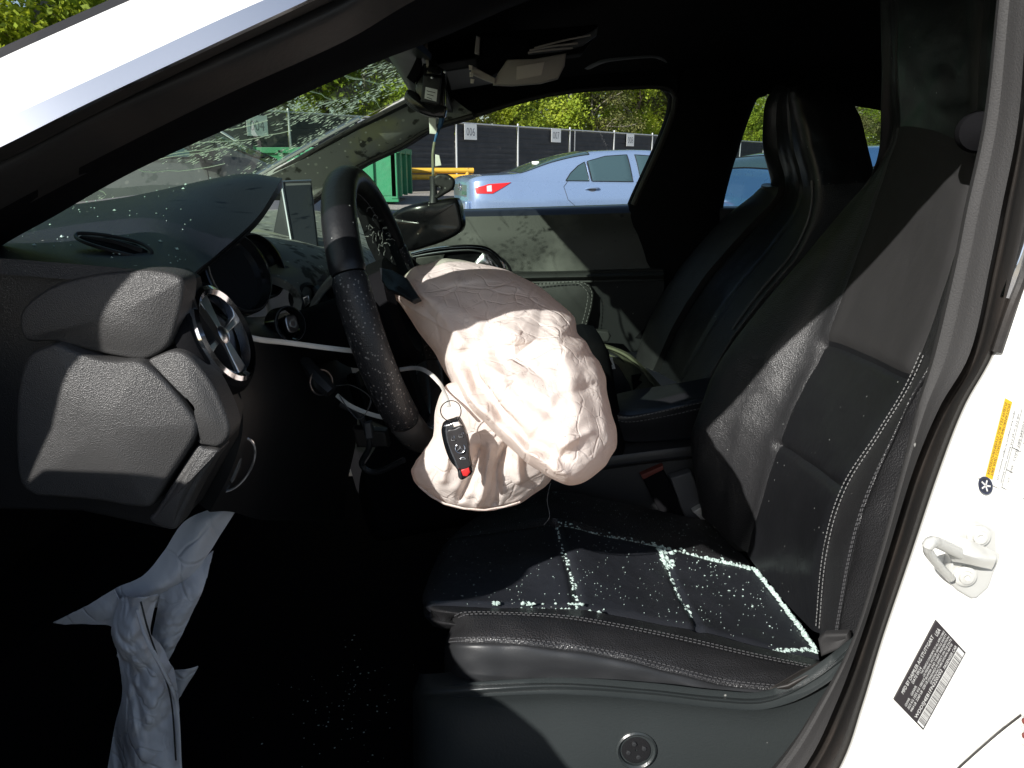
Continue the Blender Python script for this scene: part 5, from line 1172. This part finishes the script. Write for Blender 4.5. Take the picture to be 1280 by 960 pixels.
# ---- screened fence: each panel, post and rail its own part
M['screenmesh'] = mat('dark_fence_screen', (.036, .038, .043), .75, bump=[('noise', 60, .3, .004)], var=[(3, (.05, .05, .055), .45, .7)])
M['galv'] = mat('galvanised_pipe', (.55, .56, .57), .45, .6)
def fpt(s, z=0., n=0.):
    p = FP + FD * s + FN * n; return V((p.x, p.y, ground_z(p.x, p.y) + z))
def solve_s(px):                                                # distance along the fence of a picture column
    u = (px - 640) / FPX; lo, hi = -40, 90
    for _ in range(60):
        m = (lo + hi) / 2; p = FP + FD * m + V((0, 0, 2.3)); q = p - CAM
        dep = q.y * CP - q.z * SP; x = q.x / dep
        if x < u: lo = m
        else: hi = m
    return (lo + hi) / 2
s0 = solve_s(570); PW = 2.95
FENCE = thing('yard_fence', 'long grey pipe fence covered with dark slatted screening behind the parked cars', 'fence', fpt(0))
FH = 2.02
post_s = [s0 + PW * k for k in range(-9, 21)]
for k, s in enumerate(post_s):
    mb = MB(); mb.tube([fpt(s, -.05), fpt(s, FH + .04)], .032, seg=10); mb.lathe([(.034, 0), (.036, .02), (.02, .05), (.001, .055)], fpt(s, FH + .03), V((0, 0, 1)), 10); mb.build('post', M['galv'], FENCE)
    if k == 11: mb = MB(); mb.tube([fpt(s + .30, -.05), fpt(s + .30, FH)], .026, seg=8); mb.build('post', M['galv'], FENCE)
    if k < len(post_s) - 1:
        e = post_s[k + 1]; mb = MB(); mb.tube([fpt(s, FH - .01), fpt(e, FH - .01)], .024, seg=8); mb.build('top_rail', M['galv'], FENCE)
        nsl = 12
        for j in range(nsl):                                     # overlapping horizontal strips of screening
            z0 = .05 + (FH - .10) * j / nsl; z1 = .05 + (FH - .10) * (j + 1) / nsl + .012
            mb = MB(); a, b = s + .035, e - .035; rows = []
            for i in range(9):
                t = a + (b - a) * i / 8; w_ = .012 * noise.noise(V((t * 1.3, j * .7, 3)))
                rows.append([fpt(t, z0, -.030 + w_), fpt(t, (z0 + z1) / 2, -.018 + w_), fpt(t, z1, -.040 + w_)])
            mb.shell(rows, .004, dirv=-FN); mb.build('screen_strip', M['screenmesh'], FENCE)
# numbered signs fixed to the fence
SIGN = [('004', 319, -.36), ('006', 587, -.25), ('007', 694, -.22), ('008', 787, -.25), ('009', 957, -.25), ('005', 456, -.3)]
SIGNAT = {'004': 'seen through the cracked windscreen', '005': 'hidden by the far front pillar', '006': 'left of the sedan roof', '007': 'above the sedan rear window', '008': 'above the sedan doors', '009': 'in the rear side window'}
for body, px, dz in SIGN:
    s = solve_s(px); c = fpt(s, FH + dz, .045); X = FD; Z = V((0, 0, 1)); w_, h_ = (.56, .46)
    mb = MB(); O = c - X * w_ / 2 - Z * h_ / 2; mb.slab([O, O + X * w_, O + X * w_ + Z * h_, O + Z * h_], .006, .001, rings=False, nrm=FN)
    text_on(mb, body, O, X * w_, Z * h_, FN * .003, .68, .52, 1, .16, .24)
    o = mb.build('number_sign', [M['paper'], mat('sign_digits_' + body, (.22, .22, .24), .6)], None, smooth=False, loc=tuple(c))
    tag(o, 'white bay sign numbered %s on the fence %s' % (body, SIGNAT[body]), 'sign', 'numbered bay signs on the fence')

# ---- green roll-off container
DC = V((-4.0, 17.9, 0)); DC.z = ground_z(-2.7, 18.0) - .05
DM = mat('green_container_paint', (.020, .20, .085), .45, bump=[('noise', 8, .3, .02)], var=[(5, (.03, .16, .075), .5, .8), (20, (.12, .09, .05), .70, .78)])
DU = thing('waste_container', 'green ribbed steel waste container standing in front of the fence', 'dumpster', DC)
def db(name, c, d, m=DM, par=DU, bev=.01):
    mb = MB(); mb.box(DC + V(c), d); return mb.build(name, m, par, smooth=False, bevel=bev)
db('body', (0, 0, .68), (3.0, 2.2, .95)); db('top_rim', (0, 0, 1.16), (3.14, 2.34, .12)); db('bottom_rail', (0, -1.08, .14), (3.06, .14, .12)); db('floor_beam', (0, 0, .03), (2.8, 1.6, .14), M['rubber'])
for k in range(7): db('rib', (-1.44 + k * .48, -1.13, .68), (.11, .08, .98))
for k in range(3): db('rib', (1.54, -.9 + k * .9, .68), (.08, .11, .98))
db('corner_post', (1.45, -1.10, .68), (.14, .14, 1.06))

# ---- yellow barrier rail on posts
YM = mat('yellow_barrier_paint', (.72, .42, .04), .5, var=[(9, (.55, .33, .06), .5, .75)])
YC = on_ground(-2.1, 19.8)
YB = thing('barrier_rail', 'yellow steel barrier rail on short posts before the dark fence', 'barrier', YC)
for z in (.50, .66):
    mb = MB(); mb.tube([YC + V((-1.2, -.35, z)), YC + V((1.1, .35, z))], .075, seg=10, flat=.9); mb.build('rail', YM, YB)
for t in (-.9, .1, .95):
    mb = MB(); mb.tube([YC + V((t, t * .3, -.05)), YC + V((t, t * .3, .72))], .05, seg=8); mb.build('post', YM, YB)

# ---- parked cars
def carpaint(name, col, flake=.25): return mat(name, col, .28, .35, coat=1.0, bump=[('noise', 2, .03, .02)])
M['lamp'] = mat('red_lamp', (.60, .015, .012), .18, coat=1., bump=[('noise', 90, .1, .002)])
M['glintlens'] = mat('pale_glint_lens', (.7, .7, .72), .12, .3, coat=1.)
M['carglass'] = mat('dark_car_glass', (.045, .08, .09), .04, spec=.9)
M['tyre'] = mat('tyre', (.02, .02, .021), .8)
M['grey_plate'] = mat('grey_garnish', (.10, .105, .115), .35, coat=.5)
def section(st, half):
    """one station of a car body: from sill over shoulder to roof centre. st = (x, z_sill, z_belt, w_low, w_belt, z_top, w_top)"""
    x, zs, zb, wl, wb, zt, wt = st
    return [V((x, -wl * .93, zs)), V((x, -wl, zs + (zb - zs) * .35)), V((x, -(wl + .012), zs + (zb - zs) * .62)), V((x, -wb, zb - .04)), V((x, -(wb - .025), zb + .004)),
            V((x, -(wb + (wt - wb) * .55), zb + (zt - zb) * .55)), V((x, -wt, zb + (zt - zb) * .88)), V((x, -wt * .82, zt - (.004 + (zt - zb) * .012))), V((x, -wt * .42, zt + .004)), V((x, 0, zt + .010))]
def make_car(name, label, cat, loc, rz, paint, ST, win, rear_glass, lamps, wheels, doors, handle, group, extra=None):
    root = thing(name, label, cat, loc, rz, group)
    def b(nm, mb, m, par=None, **k):
        o = mb.build(nm, m, None, **k); o.parent = par or root; return o
    half = [section(s, 1) for s in ST]; full = [h + [V((p.x, -p.y, p.z)) for p in reversed(h[:-1])] for h in half]
    NU = (len(ST) - 1) * 6 + 1
    mb = MB(); g = surf(full, NU, 73); mb.grid(g); mb.add(g[0], [tuple(range(73))]); mb.add(g[-1], [tuple(reversed(range(73)))])
    body = b('body', mb, paint, ang=50)
    xs_ = [s[0] for s in ST]
    def side(x, z, sgn, off=.006):                               # point on the flank at length x, height z
        i = max(k for k in range(len(xs_)) if xs_[k] <= x + 1e-6); i = min(i, len(xs_) - 2); u = i + (x - xs_[i]) / (xs_[i + 1] - xs_[i])
        lo, hi = 0.0, 8.0
        for _ in range(30):
            m = (lo + hi) / 2
            if ev(half, u, m).z < z: lo = m
            else: hi = m
        p = ev(half, u, lo); e = .05
        n = (ev(half, min(len(xs_) - 1, u + e), lo) - ev(half, max(0, u - e), lo)).cross(ev(half, u, lo + e) - ev(half, u, max(0, lo - e)))
        n = n.normalized() if n.length > 1e-9 else V((0, -1, 0))
        if n.y > 0: n = -n
        p = p + n * off
        return V((p.x, p.y * sgn, p.z))
    def patch(nm, pts, sgn, m, off, par=None, frame=None):
        n = len(pts); c = (sum(p[0] for p in pts) / n, sum(p[1] for p in pts) / n)
        dense = []
        for i in range(n):
            for t in range(6): dense.append((pts[i][0] + (pts[(i + 1) % n][0] - pts[i][0]) * t / 6, pts[i][1] + (pts[(i + 1) % n][1] - pts[i][1]) * t / 6))
        rows = [[side(c[0] + (q[0] - c[0]) * r, c[1] + (q[1] - c[1]) * r, sgn, off if r < 1 else off * .2) for q in dense] for r in (1., .97, .75, .5, .25, .02)]
        mb = MB(); mb.grid(rows, cv=True); mb.add(rows[-1], [tuple(range(len(dense)))]); o = b(nm, mb, m, par)
        if frame:
            mb = MB(); mb.tube([side(q[0], q[1], sgn, off + .002) for q in dense], .008, seg=6, closed=True, flat=.6); b('frame_or_shade_post', mb, frame, o)
        return o
    for sgn in (1, -1):
        for pts in win: patch('side_window', pts, sgn, M['carglass'], .008, frame=M['rubber'])
        for pts in lamps: patch('tail_light', pts, sgn, M['lamp'], .012)
        for pl in doors:
            mb = MB(); mb.tube([side(x, z, sgn, .001) for x, z in [(a[0] + (bb[0] - a[0]) * t / 5, a[1] + (bb[1] - a[1]) * t / 5) for a, bb in zip(pl, pl[1:]) for t in range(6)]], .004, seg=5); b('door_gap', mb, M['rubber'])
        for (x, z) in handle:
            P = [side(x - .12, z - .006, sgn, .004), side(x - .08, z, sgn, .035), side(x, z + .004, sgn, .045), side(x + .08, z + .004, sgn, .035), side(x + .12, z, sgn, .004)]
            mb = MB(); mb.tube(spl(P, 16), .016, seg=8, flat=.8); hd = b('door_handle', mb, paint)
            mb = MB(); mb.grid([[side(x + .07 * math.cos(t), z - .012 + .032 * math.sin(t) * r, sgn, .003) if r else side(x, z - .012, sgn, .004) for t in [k * 6.2832 / 16 for k in range(16)]] for r in (1, 0)], cv=True); b('handle_cup', mb, M['grey_plate'], hd)
    for (i0, i1, m0, m1, nm) in rear_glass:                     # glass across the car between two body stations
        rows = []
        for a in range(9):
            u = i0 + (i1 - i0) * a / 8; rr = []
            for k in range(21):
                v = m0 + (18 - 2 * m0) * k / 20; p = ev(full, u, v); rr.append(p)
            rows.append(rr)
        cen = V((sum(xs_) / len(xs_), 0, .6)); mb = MB(); rows = [[p + ((p - cen).normalized()) * .007 for p in r] for r in rows]; mb.grid(rows); o = b(nm, mb, M['carglass'])
        mb = MB(); mb.tube(rows[0] + [r[-1] for r in rows[1:]] + list(reversed(rows[-1]))[1:] + [r[0] for r in reversed(rows[:-1])][:-1], .010, seg=6, closed=True, flat=.6); b('glass_seal', mb, M['rubber'], o)
    for x in wheels:
        for sgn in (-1, 1):
            wl = ST[2][3]
            mb = MB(); mb.lathe([(.18, -.02), (.31, -.02), (.335, .03), (.335, .17), (.31, .21), (.18, .21)], (x, sgn * (wl + .012), .335), V((0, -sgn, 0)), 30); wh = b('wheel', mb, M['tyre'])
            mb = MB(); mb.lathe([(.20, 0), (.19, .02), (.06, .0), (.001, -.01)], (x, sgn * (wl + .010), .335), V((0, -sgn, 0)), 24); b('wheel_rim', mb, M['satin'], wh)
    if extra: extra(b, side, patch, root)
    return root
SED = [(0.0, .42, .92, .62, .60, .96, .50), (.05, .30, .98, .80, .76, 1.03, .66), (.22, .26, 1.01, .885, .84, 1.075, .74), (.58, .25, 1.00, .915, .865, 1.095, .76), (.88, .24, .99, .92, .87, 1.13, .72), (1.40, .24, .98, .925, .878, 1.31, .64), (1.95, .24, .972, .925, .882, 1.435, .615),
       (2.5, .24, .965, .925, .885, 1.475, .62), (3.2, .24, .955, .925, .885, 1.475, .625), (3.75, .24, .945, .925, .88, 1.385, .61), (4.35, .25, .925, .92, .86, 1.00, .74), (4.75, .26, .84, .89, .80, .88, .66), (5.1, .32, .70, .80, .70, .73, .55), (5.18, .40, .60, .62, .55, .63, .45)]
def sedan_extra(b, side, patch, root):
    mb = MB(); mb.slab([V((-.004, -.55, .74)), V((.0, -.58, .93)), V((0, .58, .93)), V((-.004, .55, .74))], .02, .004, nrm=V((-1, 0, 0)), rings=False); tp = b('boot_panel', mb, M['grey_plate'])
    mb = MB(); mb.tube([V((-.012, .10 * math.cos(t), .885 + .05 * math.sin(t))) for t in [k * 6.2832 / 24 for k in range(24)]], .010, seg=6, closed=True); b('boot_badge', mb, M['chrome'], tp)
    mb = MB(); vs, fs = text_geo('AVALON'); mb.add([V((-.007, -.18 - v.x * .10, .77 + v.y * .085)) for v in vs], fs); b('boot_lettering', mb, M['chrome'], tp, smooth=False)
    mb = MB(); mb.shell(surf([[V((-.06, y, z)) for y in (-.75, 0, .75)] for z in (.35, .5, .68)], 6, 10), .08, dirv=V((1, 0, 0))); b('rear_bumper', mb, PB_, bevel=.02)
    mb = MB(); mb.box((1.25, -.15, 1.27), (.06, .22, .05)); b('rear_shelf_paper', mb, M['paper'])
    for sgn in (-1, 1):
        patch('lens_glint', [(.27, .83), (.27, .915), (.35, .93), (.35, .83)], sgn, M['glintlens'], .016)  # pale lens strip coloured for the white glint in the tail light
        mb = MB(); mb.slab([V((3.85, sgn * 1.02, .99)), V((3.85, sgn * 1.14, 1.0)), V((3.85, sgn * 1.14, 1.12)), V((3.85, sgn * .98, 1.12))], .14, .02, nrm=V((-1, 0, 0))); b('wing_mirror', mb, PB_)
        mb = MB(); mb.tube([side(1.99, .985, sgn, .012), side(1.975, 1.1, sgn, .012), side(1.955, 1.27, sgn, .012)], .011, seg=6, flat=.6); b('quarter_bar', mb, M['satin'])
PB_ = carpaint('pale_blue_metallic', (.23, .32, .49))
WIN_SED = [[(1.56,.99),(1.66,1.11),(1.80,1.22),(1.92,1.28),(1.96,.985)], [(2.01,.98),(1.97,1.29),(2.3,1.37),(2.68,1.395),(2.72,.97)], [(2.85,.97),(2.81,1.395),(3.2,1.37),(3.6,1.22),(3.9,1.0),(3.9,.965)]]
LAMP_SED = [[(.12,.80),(.10,.885),(.30,.945),(.66,.97),(.50,.88),(.36,.80)]]
DOOR_SED = [[(1.60,.985),(1.52,.90),(1.58,.70),(1.85,.48),(1.95,.28)], [(2.78,.97),(2.79,.60),(2.80,.28)], [(3.95,.95),(4.02,.6),(3.95,.28)]]
sp_ = V((-.86, 12.75, -.09))
make_car('blue_sedan', 'pale blue sedan with red tail lights parked beyond the passenger window', 'car', sp_, R(14), PB_, SED, WIN_SED, [(3.9, 6.15, 6.1, 0, 'rear_window'), (9.1, 9.9, 6.2, 0, 'front_window')], LAMP_SED, (1.05, 4.05), DOOR_SED, [(2.0, .865), (3.05, .85)], 'cars parked in the yard', sedan_extra)
HAT = [(0.0, .45, .85, .66, .62, .90, .55), (.06, .34, 1.02, .82, .80, 1.22, .66), (.26, .28, 1.06, .88, .86, 1.37, .68), (.80, .26, 1.05, .90, .87, 1.45, .66), (1.40, .25, 1.02, .905, .875, 1.475, .64), (2.1, .25, 1.00, .905, .875, 1.50, .64), (2.7, .25, .98, .905, .87, 1.43, .62), (3.3, .26, .95, .90, .86, 1.05, .72), (3.9, .28, .85, .87, .80, .89, .62), (4.25, .36, .66, .78, .68, .70, .50)]
DB_ = carpaint('deep_blue_metallic', (.07, .17, .36))
def hat_extra(b, side, patch, root):
    mb = MB(); mb.tube([side(.62 + .095 * math.cos(t), .93 + .095 * math.sin(t), 1, .002) for t in [k * 6.2832 / 28 for k in range(28)]], .004, seg=5, closed=True); b('fuel_flap', mb, M['rubber'])
make_car('blue_hatchback', 'deep blue hatchback with round fuel flap seen through the tinted rear window', 'car', V((2.45, 8.15, -.15)), R(12), DB_, HAT, [[(.85,1.06),(.98,1.22),(1.35,1.36),(1.60,1.39),(1.62,1.04)], [(1.70,1.03),(1.69,1.40),(2.15,1.41),(2.6,1.28),(2.95,1.02)]], [(1.1, 1.95, 6.6, 0, 'rear_window')], [[(.08,.92),(.06,1.02),(.20,1.08),(.34,1.07),(.25,.93)]], (.8, 3.35), [[(1.66,1.0),(1.66,.3)], [(.95,1.0),(1.15,.7),(1.3,.35)]], [(1.25, .92)], 'cars parked in the yard', hat_extra)
SIL_ = carpaint('silver_grey_paint', (.10, .10, .098))
SUV = [(0.0, .50, .95, .66, .62, 1.0, .5), (.06, .40, 1.10, .82, .80, 1.2, .66), (.35, .32, 1.15, .90, .87, 1.42, .66), (.9, .30, 1.14, .92, .885, 1.50, .67), (1.7, .30, 1.13, .925, .89, 1.53, .67), (2.4, .30, 1.12, .925, .885, 1.50, .66), (2.85, .30, 1.105, .92, .88, 1.36, .66), (3.35, .31, 1.07, .92, .87, 1.13, .74), (3.65, .33, .97, .89, .82, 1.00, .68), (3.85, .42, .80, .80, .70, .84, .55)]
def suv_extra(b, side, patch, root):
    for sgn in (-1, 1):
        mb = MB(); mb.slab(spl([V((2.92, sgn * .92, 1.13)), V((2.92, sgn * 1.10, 1.10)), V((2.92, sgn * 1.18, 1.17)), V((2.92, sgn * 1.16, 1.28)), V((2.92, sgn * 1.0, 1.30)), V((2.92, sgn * .93, 1.24))], 24, True), .16, .04, nrm=V((-1, 0, 0))); wm_ = b('wing_mirror', mb, M['gloss'])
        mb = MB(); mb.tube([V((2.98, sgn * .86, 1.08)), V((2.98, sgn * .96, 1.14))], .045, seg=10); b('mirror_foot', mb, M['gloss'], wm_)
    mb = MB(); mb.slab([V((3.16, -.62, 1.27)), V((3.16, -.40, 1.27)), V((2.96, -.40, 1.40)), V((2.96, -.62, 1.40))], .004, .001, nrm=V((.55, 0, .83)), rings=False); b('paper_notice', mb, M['paper'])
SUVR = make_car('silver_suv', 'silver grey car with black mirror parked close beyond the cracked windscreen', 'car', V((-5.42, 6.0, .04)), R(10), SIL_, SUV, [[(.45,1.17),(.6,1.35),(1.2,1.43),(1.58,1.44),(1.58,1.15)], [(1.68,1.15),(1.68,1.44),(2.2,1.42),(2.6,1.33),(2.95,1.13)]], [(6.1, 6.92, 6.1, 0, 'windscreen'), (1.05, 1.9, 6.2, 0, 'rear_window')], [[(.09,.95),(.07,1.1),(.2,1.16),(.3,1.14),(.25,.97)]], (.85, 3.45), [[(1.63,1.08),(1.63,.35)], [(2.98,1.05),(3.02,.7),(2.95,.35)]], [(1.45, .98), (1.95, .985)], 'cars parked in the yard', suv_extra)

# ---- trees beyond the fence
BARK = mat('brown_bark', (.10, .075, .05), .9, bump=[('noise', 20, .6, .03)], var=[(6, (.17, .14, .10), .5, .75)])
BARK2 = mat('pale_bark', (.28, .25, .20), .85, bump=[('noise', 20, .4, .02)])
def leafmat(name, c1, c2, c3):
    m = mat(name, c1, .6, spec=.3, var=[(1.1, c2, .42, .62), (4.5, c3, .52, .72)])
    t = m.node_tree; b = t.nodes['Principled BSDF']; tr = t.nodes.new('ShaderNodeBsdfTranslucent'); tr.inputs[0].default_value = (c2[0] * 1.5, c2[1] * 1.5, c2[2], 1)
    ms = t.nodes.new('ShaderNodeMixShader'); ms.inputs[0].default_value = .36
    t.links.new(b.outputs[0], ms.inputs[1]); t.links.new(tr.outputs[0], ms.inputs[2]); t.links.new(ms.outputs[0], t.nodes['Material Output'].inputs[0]); return m
LF = [leafmat('yellow_green_leaves', (.25, .33, .03), (.38, .43, .04), (.13, .21, .018)), leafmat('mid_green_leaves', (.19, .27, .028), (.30, .37, .038), (.09, .15, .016)), leafmat('dull_olive_leaves', (.12, .14, .04), (.19, .18, .06), (.06, .08, .02))]
def tree_proto(name, label, h, sprd, lf, bark, seed, nl, leaf, bare=.3):
    rg = random.Random(seed); root = thing(name, label, 'tree', (0, 0, 0))
    mb = MB(); P = [V((0, 0, -.2))]; x = V((0, 0, 0))
    for k in range(7):
        x = x + V((rg.gauss(0, .12), rg.gauss(0, .12), h * .85 / 7)); P.append(x.copy())
    TP_ = spl(P, 20); r0 = h * .016 + .03; mb.tube(TP_, [r0 * (1 - .85 * i / 19) for i in range(20)], seg=8); limbs = []
    tr = mb
    tips = []
    for k in range(16):
        t = rg.uniform(bare, .98); q = TP_[int(t * 19)]; a = k * 2.4 + rg.uniform(-.5, .5); L = sprd * (1.25 - .8 * abs(t - .5)) * rg.uniform(.6, 1.1)
        d = V((math.cos(a), math.sin(a), rg.uniform(.15, .9))).normalized(); pts = [q]; c = q.copy()
        for j in range(5): d = (d + V((rg.gauss(0, .18), rg.gauss(0, .18), rg.gauss(.05, .14)))).normalized(); c = c + d * L / 5; pts.append(c.copy())
        tr.tube(pts, [r0 * .38 * (1 - t * .6) * (1 - .8 * j / 5) + .006 for j in range(6)], seg=5)
        for p in pts[2:]: tips.append(p)
        for j in range(2):
            e = (d + V((rg.gauss(0, .7), rg.gauss(0, .7), rg.gauss(.1, .4)))).normalized(); tw = [pts[3], pts[3] + e * L * .25, pts[3] + e * L * .5 + V((0, 0, .05))]
            tr.tube(tw, [.02, .012, .006], seg=4); tips += tw[1:]
    o = tr.build('trunk', bark, None); o.parent = root
    mb = MB(); vs = mb.v; n = 0
    clumps = [(p + V((rg.gauss(0, .15), rg.gauss(0, .15), rg.gauss(0, .15))), rg.uniform(.28, .75)) for p in tips for _ in range(2)]
    while n < nl:
        c, r = rg.choice(clumps); p = c + V((rg.gauss(0, 1), rg.gauss(0, 1), rg.gauss(0, .75))) * r * .62
        if noise.noise(p * 1.1 + V((seed, 0, 0))) < -.22: continue
        a = V((rg.gauss(0, 1), rg.gauss(0, 1), rg.gauss(0, .6))).normalized(); b = a.orthogonal().normalized(); b = (b + a.cross(b) * rg.uniform(-1, 1)).normalized(); s = leaf * rg.uniform(.6, 1.35)
        mb.add([p - a * s * .5, p + b * s * .28, p + a * s * .55 + V((0, 0, -.1 * s)), p - b * s * .28], [(0, 1, 2, 3)]); n += 1
    me = bpy.data.meshes.new('crown'); me.from_pydata([tuple(v) for v in mb.v], [], mb.f); me.materials.append(lf)
    o = bpy.data.objects.new('crown', me); COL.objects.link(o); o.parent = root
    return root
PROT = [tree_proto('broadleaf_tree', 'x', 8.5, 2.1, LF[0], BARK, 1, 9000, .17), tree_proto('broadleaf_tree', 'x', 9.5, 2.3, LF[1], BARK2, 2, 8500, .18, .2), tree_proto('scrubby_tree', 'x', 7.0, 1.9, LF[2], BARK2, 3, 7500, .14, .15), tree_proto('leafy_bush', 'x', 3.6, 1.6, LF[0], BARK, 4, 7000, .15, .05)]
for o in PROT:
    del o['category']
rg = random.Random(77); placed = []; used = [False] * 4
ADJ = {0: 'bright', 1: 'green', 2: 'dull olive', 3: 'low'}
NOUN = {0: 'broadleaf tree', 1: 'pale barked tree', 2: 'scrubby tree', 3: 'leafy bush'}
def plant(kind, s, back, sc):
    p = fpt(s, 0, -back); src = PROT[kind]
    o = src if not used[kind] else dup(src); used[kind] = True
    o.location = (p.x, p.y, ground_z(p.x, p.y)); o.rotation_euler = (0, 0, rg.uniform(0, 6.28)); o.scale = (sc, sc, sc * rg.uniform(.92, 1.1))
    placed.append((o, kind, s, back))
for k in range(19): plant((1, 0, 0, 2, 0, 1)[k % 6], -26 + k * 3.1 + rg.uniform(-.8, .8), rg.uniform(3.6, 5.0), rg.uniform(.85, 1.1))
for k in range(15): plant((0, 1, 2)[k % 3], -27 + k * 4.3 + rg.uniform(-1, 1), rg.uniform(6.0, 9.5), rg.uniform(1.0, 1.3))
for k in range(18): plant(3 if k % 3 else 2, -25 + k * 3.1 + rg.uniform(-.9, .9), rg.uniform(2.6, 3.4), rg.uniform(.7, .95))
for k in range(12): plant((1, 0)[k % 2], -30 + k * 6.2 + rg.uniform(-1, 1), rg.uniform(12, 16), rg.uniform(1.35, 1.65))
for k in range(9): plant((2, 1, 0)[k % 3], 36 + k * 5.5 + rg.uniform(-1.5, 1.5), rg.uniform(3.6, 7.5), rg.uniform(1.0, 1.3))
def colpx(o):
    q = V(o.location) + V((0, 0, 3)) - CAM; dep = q.y * CP - q.z * SP; return 640 + FPX * q.x / dep if dep > 0 else -9999
order = {}
for o, kind, s, back in placed:
    x = colpx(o)
    where = ('outside the picture' if x < -60 else 'above the white pillar' if x < 170 else 'through the windscreen' if x < 525 else 'above the sedan boot' if x < 640 else 'above the sedan rear window' if x < 740 else 'above the sedan doors' if x < 850 else 'in the rear side window' if x < 1000 else 'beside the headrest' if x < 1140 else 'behind the driver seat')
    row = 'near the fence' if back < 5.5 else 'second row' if back < 11 else 'rear row'
    order.setdefault((kind, row, where), []).append((x, o))
NTH = ['first from left', 'second from left', 'third from left', 'fourth from left', 'fifth from left', 'sixth from left', 'seventh from left', 'eighth from left']
for (kind, row, where), lst in order.items():
    lst.sort(key=lambda q: q[0])
    for i, (x, o) in enumerate(lst):
        tag(o, '%s %s %s%s %s' % (ADJ[kind], NOUN[kind], row, ', ' + NTH[i] if len(lst) > 1 else '', where), 'bush' if kind == 3 else 'tree', 'trees and bushes beyond the fence')
# far-off woodland closing the view behind the single trees
rg = random.Random(5); mb = MB()
for k in range(32000):
    s = rg.uniform(-50, 90) if k < 17000 else rg.uniform(90, 330); h = rg.random() ** .8 * (15 if s < 90 else 22); bk = 19 + rg.random() * 7 + h * .25; p = fpt(s, h, -bk)
    if noise.noise(V((s * .3, h * .35, 2))) < -.25: continue
    a = V((rg.gauss(0, 1), rg.gauss(0, 1), rg.gauss(0, .6))).normalized(); b = a.orthogonal().normalized(); z = rg.uniform(.35, .75) * (1 if s < 90 else 2.6)
    mb.add([p - a * z * .5, p + b * z * .3, p + a * z * .5, p - b * z * .3], [(0, 1, 2, 3)])
me = bpy.data.meshes.new('far_woodland'); me.from_pydata([tuple(v) for v in mb.v], [], mb.f); me.materials.append(LF[1]); o = bpy.data.objects.new('far_woodland', me); COL.objects.link(o)
tag(o, 'distant green woodland closing the view behind the trees', kind='stuff')
